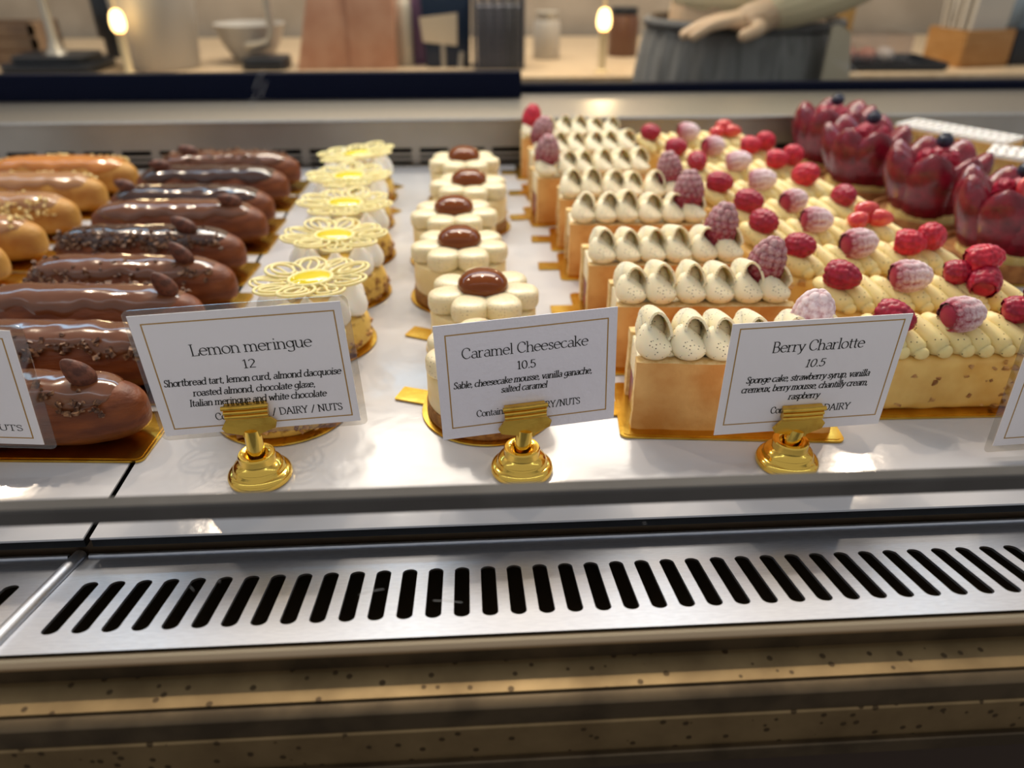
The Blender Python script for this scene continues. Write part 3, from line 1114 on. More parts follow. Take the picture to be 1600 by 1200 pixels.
def price_card(label, pos, rot, w, h, border, lines, lam=None, crinkle=False):
    t = thing('price_card', label, 'sign', (0, 0, 0), 0, 'price cards in brass clip stands')
    t.matrix_world = Matrix.Translation(pos) @ rotm(*rot)
    b = B()
    b.box(-w / 2, w / 2, 0, 0.35, 0, h)
    b.build('card_paper', PAPERC if crinkle else PAPER, t, smooth=False)
    if lam:
        b = B()
        x0, x1, z0, z1 = lam
        b.prism(rrect(x1 - x0, z1 - z0, 3, cx=(x0 + x1) / 2, cy=(z0 + z1) / 2), 0.40, 0.85, 'y')
        b.build('laminate_sleeve', LAMI, t, smooth=False)
    x0, x1, z0, z1 = border
    b = B()
    k = 0.58
    for q in ((x0, x1, z0, z0 + k), (x0, x1, z1 - k, z1), (x0, x0 + k, z0 + k, z1 - k), (x1 - k, x1, z0 + k, z1 - k)):
        b.box(q[0], q[1], -0.06, 0.0, q[2], q[3])
    b.build('gold_border', GINK, t, smooth=False)
    for nm, items in lines:
        b = B()
        for it in items:
            lettering(b, *it[:5], **(it[5] if len(it) > 5 else {}))
        o = b.build(nm, INK, t, smooth=False)
        o.location = (0, -0.00012, 0)
    return t


def clip_stand(label, base, cpos, crot, cx, lean=None):
    t = thing('card_holder', label, 'card holder', base, 0, 'brass clip stands holding price cards')
    b = B()
    b.lathe([(0, 0), (14.2, 0), (15, 0.8), (15.2, 2.2), (14.8, 3.6), (13.8, 4.6), (12.6, 5.0), (12.2, 5.6), (12.0, 7.0), (11.2, 8.4),
             (9.6, 9.4), (8.8, 9.9), (8.6, 10.6), (8.7, 13.6), (8.2, 14.3), (6.4, 14.3), (5.6, 13.8), (5.4, 11.5), (0, 11.5)], 48)
    b.build('base', BRASS, t, ang=35)
    M = Matrix.Translation(cpos) @ rotm(*crot)
    inv = Matrix.Translation(base).inverted()
    foot = M @ Vector((cx / 1000, -0.0005, 0.0005))
    top = (inv @ foot) * 1000
    b = B()
    v = Vector((0, 0, 11.5))
    b.tube([v, v + (top - v) * 0.5, top], 4.1, 20)
    b.build('post', BRASS, t, ang=50)
    cl = bpy.data.objects.new('clip', None)
    b = B()
    out = [(-13.0, 3.2), (-9.4, 8.8), (9.4, 8.8), (12.6, 5.0), (11.6, 1.8), (4.2, -0.8), (-4.2, -0.8), (-11.6, 0.8)]
    n = len(out)

    def yy(x, z):
        return -3.6 + 0.010 * x * x * 0.6 - (z - 4) * 0.06
    vs = [(x, yy(x, z) + 0, z) for x, z in out] + [(x, yy(x, z) + 1.2, z) for x, z in out]
    b.add(vs, [tuple(range(n)), tuple(range(n, 2 * n))[::-1]] + [(i, n + i, n + (i + 1) % n, (i + 1) % n) for i in range(n)])
    b.box(-9.6, 9.6, -3.0, -0.3, 8.6, 15.2)
    for zz, wx in ((9.6, 9.9), (11.9, 10.0), (14.4, 10.6)):
        b.tube([(-wx, -3.2, zz), (0, -3.5, zz), (wx, -3.2, zz)], 1.15, 10)
    b.box(-9.6, 9.6, 1.1, 2.2, -1, 14.5)
    b.box(-4, 4, -3.2, 2.2, -2.2, -0.6)
    o = b.build('clip', BRASSP, t, ang=35)
    o.matrix_local = inv @ M @ Matrix.Translation((cx / 1000, 0, 0))
    return t


# ================================================================== THE PLACE
def mesh_box(name, m, x0, x1, y0, y1, z0, z1, parent=None, bevel=0.0):
    b = B()
    b.box(x0 * 1000, x1 * 1000, y0 * 1000, y1 * 1000, z0 * 1000, z1 * 1000)
    return b.build(name, m, parent, smooth=bevel > 0, bevel=bevel)


XL, XR = -0.75, 1.15
structure(mesh_box('floor', FLOORM, -3, 4, -1.5, 3.2, -0.95, -0.92))
structure(mesh_box('wall_back', WALLM, -3, 4, 2.10, 2.2, -0.92, 1.9))

# ---- display case
case = thing('display_case', 'long stainless steel glass-fronted pastry display case with rear sliding doors', 'display case', (0, 0, 0))

prof = [(-0.0480, 0.0040), (-0.0500, 0.0056), (-0.0516, 0.0052), (-0.0523, 0.0036), (-0.0523, -0.0042), (-0.0530, -0.0046)]


def extrude(name, pts, m, parent, x0=XL, x1=XR, bevel=0.0):
    b = B()
    b.prism([(y * 1000, z * 1000) for y, z in pts], x0 * 1000, x1 * 1000, 'x')
    return b.build(name, m, parent, ang=35, bevel=bevel)


extrude('front_lip', [(-0.0486, 0.0030), (-0.0490, 0.0048), (-0.0503, 0.0056), (-0.0516, 0.0052), (-0.0524, 0.0040), (-0.0524, 0.0018), (-0.0486, 0.0018)], LIPM, case)
extrude('lip_face', [(-0.0486, 0.0018), (-0.0523, 0.0018), (-0.0523, -0.0043), (-0.0486, -0.0043)], DKBAR, case)
extrude('front_rail', [(-0.0524, -0.0043), (-0.0652, -0.0052), (-0.0652, -0.0062), (-0.0640, -0.0062), (-0.0640, -0.09), (-0.048, -0.09), (-0.048, -0.0043)], BRNREF, case)
extrude('front_rail', [(-0.0640, -0.0062), (-0.0700, -0.0060), (-0.0710, -0.0066), (-0.0710, -0.0152), (-0.0640, -0.0152)], DKBAR, case)
extrude('front_rail', [(-0.0640, -0.0152), (-0.0712, -0.0152), (-0.0718, -0.0160), (-0.0718, -0.0318), (-0.0640, -0.0318)], BRNREF, case)
extrude('front_rail', [(-0.0640, -0.0318), (-0.0735, -0.0318), (-0.0740, -0.0325), (-0.0740, -0.0385), (-0.0640, -0.0385)], DKBAR, case)
extrude('front_panel', [(-0.0640, -0.0385), (-0.0700, -0.0385), (-0.0700, -0.90), (-0.0640, -0.90)], mat('brown_front_panel', '2c2018', 0.5), case)
mesh_box('front_glass', GLASS, XL, XR, -0.0525, -0.0485, 0.0058, 0.60, case)
extrude('glazing_bar', [(-0.0542, 0.0690), (-0.0542, 0.0742), (-0.0536, 0.0750), (-0.0490, 0.0752), (-0.0490, 0.0690)], BARM, case)  # grey reflection in the front glass, built as a solid bar
rnd = random.Random(8)
b = B()
for gx, gz_, L_, an in ((0.124, 0.1978, 5, 1.0), (0.1247, 0.1957, 4, 1.1), (0.1218, 0.1929, 4, 1.0), (0.2624, 0.1998, 5, -0.55), (0.2647, 0.1993, 5, -0.7), (0.1351, 0.0336, 9, 0.25), (0.1609, 0.0275, 10, -0.15), (0.2269, 0.0594, 0.8, 0), (0.0853, 0.0423, 3, -1.2), (0.0762, 0.0385, 2, -1.2), (0.0286, 0.0711, 5, -1.1), (0.2548, -0.052, 1.2, 0.8), (0.2233, -0.0317, 1.5, 0.7), (0.1784, -0.0135, 1.5, 0.2)):
    c, s_ = math.cos(an), math.sin(an)
    b.tube([(gx * 1000 - c * L_ / 2, -52.7, gz_ * 1000 - s_ * L_ / 2), (gx * 1000, -52.7, gz_ * 1000 + 0.3), (gx * 1000 + c * L_ / 2, -52.7, gz_ * 1000 + s_ * L_ / 2)], 0.09, 5)
scr = b.build('glass_scratches', mat('scratch_white', 'b8b8b8', 0.6), [o for o in C.objects if o.name == 'front_glass'][0])
scr['kind'] = 'stuff'
# well under the deck
mesh_box('well_floor', WELL, XL, XR, -0.048, 0.66, -0.065, -0.060, case)
mesh_box('deck_support', DARKIN, XL, XR, 0.030, 0.64, -0.030, -0.0058, case)
mesh_box('deck_edge', mat('brown_deck_edge', '5a4a38', 0.4, 0.6), XL, XR, 0.0245, 0.030, -0.0300, -0.0058, case)
# rear panel with louvre slots (posts and bars around real openings)
b = B()
for z0, z1 in ((-30, 1.2), (4.9, 7.6), (10.6, 13.4), (18.8, 48)):
    b.box(XL * 1000, XR * 1000, 640, 641.5, z0, z1)
x = XL * 1000
while x < XR * 1000:
    b.box(x, x + 9, 640.05, 641.45, 1.2, 18.8)
    x += 41
b.build('rear_louvre_panel', mat('grey_rear_panel', '9a9690', 0.45, 0.7, col2='8a8680', nscale=6), case, smooth=False)
mesh_box('rear_duct', DARKIN, XL, XR, 0.68, 0.69, -0.03, 0.045, case)
b = B()
b.prism([(634, 49.0), (633, 50.5), (634, 52.0), (636, 52.2), (800, 52.2), (800, 48.8), (638, 48.0)], XL * 1000, XR * 1000, 'x')
b.build('rear_ledge', STEELB, case, ang=40)
# rear sliding doors
d = mesh_box('sliding_door', NAVY, XL, 0.2422, 0.752, 0.770, 0.0523, 0.0815, case, 1)
mesh_box('door_glass', DGLASS, XL, 0.2422, 0.758, 0.764, 0.0815, 0.55, d)
d = mesh_box('sliding_door', NAVY, 0.225, XR, 0.782, 0.800, 0.0523, 0.0625, case, 1)
mesh_box('door_glass', DGLASS, 0.225, XR, 0.788, 0.794, 0.0625, 0.55, d)
mesh_box('rear_base', DARKIN, XL, XR, 0.64, 0.80, -0.92, -0.10, case)


# ---- air grilles with real slots
def grille(x0, x1, slots, label):
    t = thing('air_grille', label, 'vent grille', (0, 0, 0), 0, 'steel air return grilles')
    tl = -0.25359
    dy, dz = -math.cos(tl), -math.sin(tl)
    b = B()

    def P(x, s, dn=0.0):
        return (x, s * dy - dn * dz * -1 * 1.0, -7.15 + s * dz - dn)
    S0, S1, H0, H1 = -23.5, 49.6, -5.0, 42.7
    strips = [(S0 - 1.2, S0), (S0, H0), (H1, S1)]
    xs = [x0] + [s - 5.5 for s in slots] + [slots[-1] + 5.5, x1]
    n = 40

    def hole(cx):
        hw, L = 3.15, 37.7
        pts = []
        for k in range(n):
            a = 2 * PI * k / n
            c, s = math.cos(a), math.sin(a)
            yy = (hw + (L / 2 - hw)) * 0 + hw * s + math.copysign(L / 2 - hw, s if abs(s) > 1e-9 else 1)
            pts.append((cx + hw * c, L / 2 + yy))
        return pts
    for j in range(len(xs) - 1):
        a, c = xs[j], xs[j + 1]
        for s0, s1 in strips:
            q = [P(a, s0, 2.5 if s0 < S0 else 0), P(c, s0, 2.5 if s0 < S0 else 0), P(c, s1), P(a, s1)]
            b.add(q, [(0, 1, 2, 3)])
        if 0 < j < len(xs) - 2:
            cx = (a + c) / 2
            hp = hole(cx)
            ring, mid = [], (H0 + H1) / 2
            for hx, hs in hp:
                dx, ds = hx - cx, hs - 18.85
                if abs(ds) > 15.6:
                    k = ((H1 - H0) / 2) / abs(ds)
                    ox, os = dx / 3.15 * 5.5, mid + math.copysign((H1 - H0) / 2, ds)
                    ring.append((cx + max(-5.5, min(5.5, ox * 1.6)), os))
                else:
                    ring.append((cx + math.copysign(5.5, dx), 18.85 + ds * 1.2))
            for k in range(n):
                k2 = (k + 1) % n
                b.add([P(*ring[k]), P(*ring[k2]), P(*hp[k2]), P(*hp[k])], [(0, 1, 2, 3)])
                b.add([P(*hp[k]), P(*hp[k2]), P(*hp[k2], 1.4), P(*hp[k], 1.4)], [(0, 1, 2, 3)])
            # corners of the cell
        else:
            b.add([P(a, H0), P(c, H0), P(c, H1), P(a, H1)], [(0, 1, 2, 3)])
    b.build('grille_panel', STEEL, t, ang=30)
    b = B()
    b.tube([P(x0 + 1, S0 + 0.6), P(x1 - 1, S0 + 0.6)], 1.3, 10)
    b.build('folded_edge', STEEL, t)
    return t


g1 = grille(-2.0, 900.0, [11.0 * k for k in range(1, 74)], 'long slotted stainless steel air grille in front of the white tray')
g2 = grille(-640.0, -9.0, [-21.0 - 11.0 * k for k in range(54)][::-1], 'slotted stainless steel air grille at the far left, beyond the panel joint')
b = B()
tl = -0.25359
b.tube([(-5.2, s * -math.cos(tl), -7.0 + s * -math.sin(tl)) for s in (-23.5, 10, 49.5)], 3.0, 14)
b.build('rolled_edge', STEEL, g2)

# ---- trays
def tray(x0, x1, label):
    t = thing('display_tray', label, 'tray', (0, 0, 0), 0, 'white display trays')
    mesh_box('tray_base', BLACKP, x0, x1, 0.0200, 0.632, -0.0055, -0.0012, t, 0.4)
    b = B()
    b.box(x0 * 1000, x1 * 1000, 19.5, 632, -1.2, 0)
    b.build('white_liner', TRAYW, t, bevel=0.3)
    return t


tray(0.0034, 0.95, 'large white display tray carrying the tarts, cheesecakes and charlottes')
tray(-0.60, 0.0006, 'white display tray at the left carrying the eclairs')

# ---- pastries
ORD = ['first', 'second', 'third', 'fourth', 'fifth', 'sixth', 'seventh', 'eighth', 'ninth']
charl = [(.2545, .0885, -5.5, 'R', 1, 'snow2'), (.2568, .1551, -2.1, 'R', 2, 'sugar'), (.2495, .2189, -.8, 'R', 3, 'sugar'), (.2472, .3010, -3, 'R', 4, 'sugar'),
         (.2464, .3630, -4, 'R', 5, 'sugar'), (.2345, .4250, 5, 'L', 6, 'sugar'), (.2370, .5020, 3.5, 'L', 7, 'sugar'), (.2314, .5780, -1.5, 'L', 8, 'bright')]
clab = ['front berry charlotte partly hidden by the Berry Charlotte card, cream rosettes on golden sponge',
        'berry charlotte second from the front, sugared raspberry standing at its right end',
        'berry charlotte third from the front, with a dusted raspberry at its right end',
        'berry charlotte fourth from the front, with a dusted raspberry at its right end',
        'berry charlotte fifth from the front, last one with its raspberry at the right end',
        'berry charlotte sixth from the front, nearest one with its raspberry at the left end',
        'berry charlotte seventh from the front, purple sugared raspberry at its left end',
        'rearmost berry charlotte by the rear panel, bright pink raspberry at its left end']
for (x, y, r, sd, s, k), lb in zip(charl, clab):
    charlotte(x, y, r, lb, sd, s, 'snow' if k == 'snow2' else k)

chk = [(.180, .1145, math.atan2(.0173, -.0455), 12), (.1797, .1900, math.atan2(.022, -.0463), 4), (.1655, .2710, math.atan2(.04, .05), -3),
       (.1611, .3440, math.atan2(.052, .048), 2), (.1738, .4220, math.atan2(.063, .045), -14), (.1699, .5050, math.atan2(.07, .053), 3)]
klab = ['front caramel cheesecake mostly hidden behind the Caramel Cheesecake card',
        'caramel cheesecake second from the front, shiny caramel dome rising just above the card',
        'caramel cheesecake third from the front, full flower with two petals facing the viewer',
        'caramel cheesecake fourth from the front, flat brown caramel centre',
        'caramel cheesecake fifth from the front, shifted slightly right of its column',
        'rearmost caramel cheesecake, in front of the rear louvres']
for i, ((x, y, td, r), lb) in enumerate(zip(chk, klab)):
    cheesecake(x, y, lb, td, i, r)

lem = [(.0680, .1210, 2.6, (0, 0)), (.0740, .2020, 2.8, (-.03, -.06)), (.0777, .2800, 2.6, (.02, .04)), (.0755, .3560, 2.6, (0, .03)), (.0690, .4340, .85, (0, 0)), (.0660, .5150, .85, (-.05, -.08))]
llab = ['front lemon meringue tart hidden behind the Lemon meringue card, only its gold board showing',
        'lemon meringue tart just above the Lemon meringue card, lacy white chocolate flower on top',
        'lemon meringue tart third from the front, bright yellow centre and plump meringue at right',
        'lemon meringue tart fourth from the front in its column',
        'lemon meringue tart fifth from the front, second from the rear',
        'rearmost lemon meringue tart, nearest the rear louvres']
for i, ((x, y, td, tl_), lb) in enumerate(zip(lem, llab)):
    lemon_tart(x, y, lb, td, 20 + i, tl_)

ecs = [(-.0660, .1020, -4, 'front chocolate eclair with large standing almond, between the two left price cards', dict(nibs='front', glaze=MILK, almond=.62, alm_tilt=.5, seed=1)),
       (-.0700, .1560, -4, 'chocolate eclair second from the front, nib-edged glaze running behind both left cards', dict(nibs='front', glaze=MILK, almond=.86, alm_tilt=1.2, seed=2)),
       (-.0680, .2130, -5, 'chocolate eclair third from the front, smooth milk chocolate glaze with almond at right', dict(nibs='back', glaze=MILK, almond=.72, alm_tilt=.5, seed=3)),
       (-.0610, .2640, -5, 'chocolate eclair fourth from the front, wavy glaze with nib patches and upright almond', dict(nibs='dense', glaze=MILK, almond=.55, alm_tilt=.6, seed=4, count=60)),
       (-.0690, .3250, -5.5, 'chocolate eclair fifth from the front, its front side crusted with dark cocoa nibs', dict(nibs='dense', glaze=DARK, almond=.42, alm_tilt=1.0, seed=5, count=170)),
       (-.0670, .3880, -3, 'chocolate eclair sixth from the front, plain brown glaze with almond near right end', dict(nibs=None, glaze=MILK, almond=.62, alm_tilt=1.1, seed=6)),
       (-.0700, .4350, -5, 'chocolate eclair seventh from the front, dark glaze with almond at its left end', dict(nibs=None, glaze=DARK, almond=-.74, alm_tilt=1.2, seed=7)),
       (-.0700, .5000, -3, 'chocolate eclair second from the rear, dark glaze with almond at its left end', dict(nibs=None, glaze=DARK, almond=-.60, alm_tilt=1.2, seed=8)),
       (-.0690, .5560, -3, 'rearmost chocolate eclair, nib-topped glaze, almond at left by the rear louvres', dict(nibs='top', glaze=MILK, almond=-.50, alm_tilt=1.25, seed=9))]
for x, y, r, lb, k in ecs:
    eclair(x, y, r, lb, **k)
cas = [(-.2380, .3100, -4, 'nearest caramel eclair at the left edge, chopped nuts at its end', 'front', CARG, 11),
       (-.2330, .3600, -4, 'caramel eclair second from the front at the left, nuts along its glaze', 'top', CARG, 12),
       (-.2330, .4220, -4, 'third caramel eclair from the front, tan glaze with nuts along its near edge', 'dense', CARG, 13),
       (-.2350, .4850, -3, 'caramel eclair second from the rear, pale nuts along its far edge', 'back', CARG, 14),
       (-.2260, .5420, -3, 'rearmost caramel eclair, glossy orange glaze below the rear louvres', 'back', CARG2, 15)]
for x, y, r, lb, nb, gz, s in cas:
    eclair(x, y, r, lb, s, CHOUXL, gz, nb, NUTB, None, group='caramel eclairs with nuts', name='caramel_eclair', count=120)

nuts = [(.3969, .1047, -1, ('red', 'snow', 'cluster')), (.3939, .1606, -3, ('red', 'snow', 'cluster')), (.3882, .2138, 1, ('red', 'snow', 'pair')),
        (.3808, .2621, 4, ('red', 'snow', 'halves')), (.3836, .3089, 7, ('red', 'snow', 'red')), (.377, .364, 8, ('red', 'snow', 'open')),
        (.3784, .4270, 4, ('red', 'snow', 'pair')), (.3717, .4790, 5, ('red', 'snow', 'pair')), (.361, .545, 4, ('red', 'snow', 'halves'))]
nlab = ['front nut glazed cake right of the Berry Charlotte card, snowy sugared raspberry in the middle',
        'nut glazed cake second from the front, big raspberry cluster at its right end',
        'nut glazed cake third from the front, two bright red raspberries at its right end',
        'nut glazed cake fourth from the front, cut strawberries at its right end',
        'nut glazed cake fifth from the front, single dark raspberry at its right end',
        'nut glazed cake sixth from the front, hollow open raspberry at its right end',
        'nut glazed cake seventh from the front, third from the rear',
        'nut glazed cake eighth from the front, second from the rear',
        'rearmost nut glazed cake, red cut strawberries at its right end near the rear panel']
for i, ((bx, by, r, be), lb) in enumerate(zip(nuts, nlab)):
    a = math.radians(r)
    nut_cake(bx + .047 * math.cos(a), by + .010 + .047 * math.sin(a), r, lb, 40 + i, be)

tarts = [(.5870, .3050), (.5770, .4000), (.5600, .4950), (.5650, .5870)]
tlab = ['front strawberry tart at the right edge, glossy dark wedges and a cut strawberry',
        'second strawberry tart from the front, tallest in view with pointed dark wedges',
        'third strawberry tart from the front, between the rearmost and the tall dark one',
        'rearmost strawberry tart, blueberry on top, against the rear panel']
for i, ((x, y), lb) in enumerate(zip(tarts, tlab)):
    berry_tart(x, y, lb, 60 + i)
mille_feuille(.678, .540, -55, 'mille-feuille behind the strawberry tarts, icing feathered with chocolate, farther one', 1)
mille_feuille(.705, .425, -40, 'mille-feuille at the right edge, nearer one, cut off by the picture edge', 2)

# ---- price cards and their stands
D = dict(thick=.15, thin=.075, shear=.17)
Tt = dict(thick=.105, thin=.035)
Pp = dict(thick=.13, thin=.05)
K = dict(thick=.13, thin=.055)
cp = {0: ((-.0750, .0630, .0238), (.0748, .0953, .02)), 1: ((.0733, .062, .0264), (.0137, -.0452, .0256)), 2: ((.1984, .06, .0227), (-.0143, -.0347, .1189)),
      3: ((.3288, .058, .019), (.0673, -.0207, .039)), 4: ((.4729, .058, .0069), (-.0132, -.0145, .04))}
price_card('laminated white price card cut off at the left edge, ending in NUTS', *cp[0], 90.3, 62.1, (-41, 41.5, 3.5, 58.3),
           [('allergen_line', [(' NUTS', 22.0, 38.2, 8.0, 3.3, K)])], lam=(-47.5, 50.5, -2.8, 64.6))
price_card('laminated white price card reading Lemon meringue 12', *cp[1], 90.3, 62.1, (-40.6, 42.0, 3.3, 58.2),
           [('title', [('Lemon meringue', -23.2, 29.9, 41.0, 5.6, dict(z1=41.4, **Tt))]),
            ('price', [('12', -2.4, 3.6, 33.0, 4.4, Pp)]),
            ('description', [('Shortbread tart, lemon curd, almond dacquoise', -38.9, 40.1, 26.3, 3.5, D),
                             ('roasted almond, chocolate glaze,', -27.4, 27.5, 20.5, 3.5, D),
                             ('Italian meringue and white chocolate', -30.3, 31.7, 15.1, 3.5, D)]),
            ('allergen_line', [('Contains', -20.5, -4.5, 6.8, 3.7, K), ('/ DAIRY / NUTS', 5.4, 38.0, 7.0, 3.7, K)])], lam=(-47.3, 48.3, -2.7, 64.6))
price_card('glossy crinkled price card reading Caramel Cheesecake 10.5', *cp[2], 83.2, 59.2, (-36.9, 37.6, 5.6, 54.3),
           [('title', [('Caramel Cheesecake', -30.0, 28.2, 41.7, 5.3, Tt)]),
            ('price', [('10.5', -5.2, 3.7, 33.4, 4.2, Pp)]),
            ('description', [('Sable, cheesecake mousse, vanilla ganache,', -34.8, 30.2, 26.8, 3.4, D), ('salted caramel', -13.0, 8.7, 22.1, 3.4, D)]),
            ('allergen_line', [('Contains', -25.0, -11.0, 10.5, 3.5, K), ('DAIRY/NUTS', 1.0, 24.7, 10.9, 3.5, K)])], crinkle=True)
price_card('white price card reading Berry Charlotte 10.5', *cp[3], 82.8, 61.7, (-37.8, 38.5, 5.6, 59.2),
           [('title', [('Berry Charlotte', -21.0, 22.4, 45.5, 5.6, Tt)]),
            ('price', [('10.5', -3.8, 5.7, 36.5, 4.3, dict(shear=.12, **Pp))]),
            ('description', [('Sponge cake, strawberry syrup, vanilla', -30.4, 29.0, 29.4, 3.6, D), ('cremeux, berry mousse, chantilly cream,', -31.8, 29.6, 24.1, 3.6, D),
                             ('raspberry', -8.1, 7.1, 18.6, 3.6, D)]),
            ('allergen_line', [('Contains', -15.4, -1.2, 10.9, 3.8, K), ('DAIRY', 10.8, 24.0, 10.5, 3.8, K)])])
price_card('laminated white price card cut off at the right edge', *cp[4], 84.0, 61.7, (-37.5, 37.5, 4.0, 57.8), [], lam=(-45.5, 45.5, -4.0, 64.5))
clip_stand('brass clip stand cut off at the left edge', (-.0760, .0605, 0), *cp[0], -2)
clip_stand('brass clip stand holding the Lemon meringue card', (.0681, .0600, 0), *cp[1], -5.3)
clip_stand('brass clip stand holding the Caramel Cheesecake card', (.1946, .0580, 0), *cp[2], -2.4)
clip_stand('brass clip stand holding the Berry Charlotte card', (.3265, .0565, 0), *cp[3], -0.5)
clip_stand('brass clip stand beyond the right edge, holding the rightmost card', (.4740, .0570, 0), *cp[4], 0)

# ---- back counter and what stands on it
CZ = -0.016
ctr = thing('back_counter', 'long beige stone back counter behind the display case', 'counter', (0.3, 1.36, 0))
o = mesh_box('counter_top', CTOP, -1.3, 1.9, 1.36, 2.05, CZ - 0.03, CZ, None, 3)
o.parent = ctr
o.location = (-0.3, -1.36, 0)
o = mesh_box('counter_front', mat('dark_cabinet', '1c2230', 0.5), -1.3, 1.9, 1.39, 2.05, -0.92, CZ - 0.03, None)
o.parent = ctr
o.location = (-0.3, -1.36, 0)


def cbox(name, m, c, s, bevel=2.0, parent=None):
    b = B()
    b.box(*[k * 1000 for k in (c[0] - s[0] / 2, c[0] + s[0] / 2, c[1] - s[1] / 2, c[1] + s[1] / 2, c[2], c[2] + s[2])])
    return b.build(name, m, parent, bevel=bevel)


PLASTW = mat('white_plastic', 'b9b4ae', 0.45)
BLK = mat('black_plastic', '23272f', 0.4)
GREYM = mat('pale_grey_metal', 'bcb6ac', 0.35, 0.4)
PINK = mat('peach_carton', 'c79a80', 0.6, col2='bd8c72', nscale=20)

t = thing('countertop_scale', 'black countertop scale with pale mast, at the far left behind the case', 'scale', (-.655, 1.50, CZ))
b = B(); b.prism(rrect(185, 150, 30), 0, 16); b.prism(rrect(150, 120, 30), 16, 30)
b.build('base', BLK, t, bevel=2)
b = B(); b.lathe([(0, 30), (22, 30), (14, 40), (9, 60), (8, 150), (0, 150)], 24)
b.build('mast', GREYM, t)
b = B(); b.box(-40, 60, -10, 25, 150, 230)
b.build('display', BLK, t, bevel=3)
t = thing('wooden_crate', 'small brown wooden crate at the far left of the back counter', 'crate', (-.80, 1.62, CZ))
b = B()
for k in range(3):
    b.box(-80, 80, -60, -52, 5 + k * 26, 26 + k * 26); b.box(-80, 80, 52, 60, 5 + k * 26, 26 + k * 26)
b.box(-80, -70, -60, 60, 0, 80); b.box(70, 80, -60, 60, 0, 80); b.box(-78, 78, -58, 58, 0, 6)
b.build('slats', mat('brown_wood', '7a6250', 0.6, col2='8a7058', nscale=20), t, smooth=False)
t = thing('dark_canister', 'dark navy canister behind the black scale', 'canister', (-.600, 1.70, CZ))
b = B(); b.lathe([(0, 40), (45, 40), (46, 42), (46, 140), (40, 148), (0, 148)], 32); b.lathe([(0, 0), (36, 0), (36, 40), (0, 40)], 32)
b.build('body', BLK, t)
b = B(); b.lathe([(0, 148), (40, 148), (40, 156), (8, 160), (8, 168), (0, 168)], 32)
b.build('lid', GREYM, t)
t = thing('white_bucket', 'large off-white plastic tub on the back counter, left of centre', 'bucket', (-.452, 1.52, CZ))
b = B(); b.lathe([(0, 0), (68, 0), (71, 3), (86, 178), (90, 180), (90, 188), (84, 188), (82, 178), (66, 6), (0, 6)], 48)
b.build('tub', PLASTW, t, ang=50)


def glare(x, y, label):  # reflections in the rear door glass, built as added glowing stands
    t = thing('glowing_lamp', label, 'lamp', (x, y, CZ), 0, 'small warm lamps on the back counter')
    b = B(); b.lathe([(0, 0), (16, 0), (16, 3), (9, 6), (8, 8), (8, 78), (0, 78)], 20)  # streak below the reflection, modelled as a pale column
    b.build('stem', mat('brass_stem', 'e8d2a8', 0.4, 0.3), t)
    b = B(); b.lathe([(0, 78), (9, 79), (13, 86), (14, 96), (12, 108), (8, 116), (0, 118)], 24)
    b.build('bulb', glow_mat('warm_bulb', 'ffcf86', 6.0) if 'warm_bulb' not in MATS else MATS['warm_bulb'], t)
    b = B(); b.lathe([(0, 118), (3, 118), (3, 176), (0, 176)], 12)
    b.build('neck', MATS['brass_stem'], t)
    b = B(); b.lathe([(0, 176), (10, 177), (16, 188), (17, 200), (13, 214), (0, 220)], 24)  # unseen upper head, added for the warm highlight on the ledge
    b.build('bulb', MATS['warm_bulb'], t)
    d = bpy.data.lights.new('lamp_light', 'POINT')
    d.energy, d.color, d.shadow_soft_size = 0.6, (1, .78, .48), 0.02
    o = bpy.data.objects.new('lamp_light', d)
    C.objects.link(o)
    o.parent = t
    o.location = (0, -0.03, 0.2)


glare(-.484, 1.41, 'small glowing warm lamp in front of the white tub')
glare(.452, 1.41, 'small glowing warm lamp left of the person')
t = thing('mixing_bowl', 'white mixing bowl on the back counter right of the tub', 'bowl', (-.285, 1.60, CZ))
b = B(); b.lathe([(0, 0), (38, 0), (40, 4), (62, 40), (72, 72), (74, 76), (70, 76), (58, 42), (36, 8), (0, 6)], 40)
b.build('bowl', PLASTW, t)
t = thing('tablet_stand', 'pale curved stand on a black foot beside the peach cartons', 'stand', (-.235, 1.50, CZ))
b = B(); b.prism(rrect(90, 90, 20), 0, 22)
b.build('foot', BLK, t, bevel=3)
b = B(); b.tube([(-40, 20, 40), (-20, 10, 42), (10, 0, 50), (18, 0, 70), (16, 0, 110), (12, 0, 180)], 8, 14)
b.build('arm', GREYM, t)
b = B(); b.box(-60, 60, -10, 5, 175, 260)
b.build('screen', BLK, t, bevel=4)
t = thing('peach_carton', 'peach folded carton with a slanting side, left of the other peach carton', 'box', (-.105, 1.52, CZ), .1)
b = B(); b.prism([(-68, 0), (44, 0), (44, 150), (-30, 150)], -45, 45, 'y')
b.build('carton', PINK, t, bevel=1)
t = thing('peach_carton', 'upright peach carton beside the white bottle', 'box', (-.012, 1.52, CZ))
b = B(); b.box(-46, 46, -45, 45, 0, 150)
b.build('carton', PINK, t, bevel=1)
b = B(); b.prism([(-46, 150), (46, 150), (30, 175), (-30, 175)], -45, 45, 'y')
b.build('flap', PINK, t, bevel=1)
t = thing('white_bottle', 'slim white bottle between peach carton and purple bag', 'bottle', (.053, 1.52, CZ))
b = B(); b.lathe([(0, 0), (14, 0), (15, 3), (15, 110), (10, 125), (6, 130), (6, 150), (0, 150)], 24)
b.build('bottle', mat('milky_plastic', 'c8bfae', 0.4), t)
t = thing('purple_bag', 'small purple paper bag beside the payment terminal', 'bag', (.080, 1.56, CZ))
b = B(); b.prism([(-18, 0), (22, 0), (26, 130), (18, 160), (-6, 160), (-14, 120)], -30, 30, 'y')
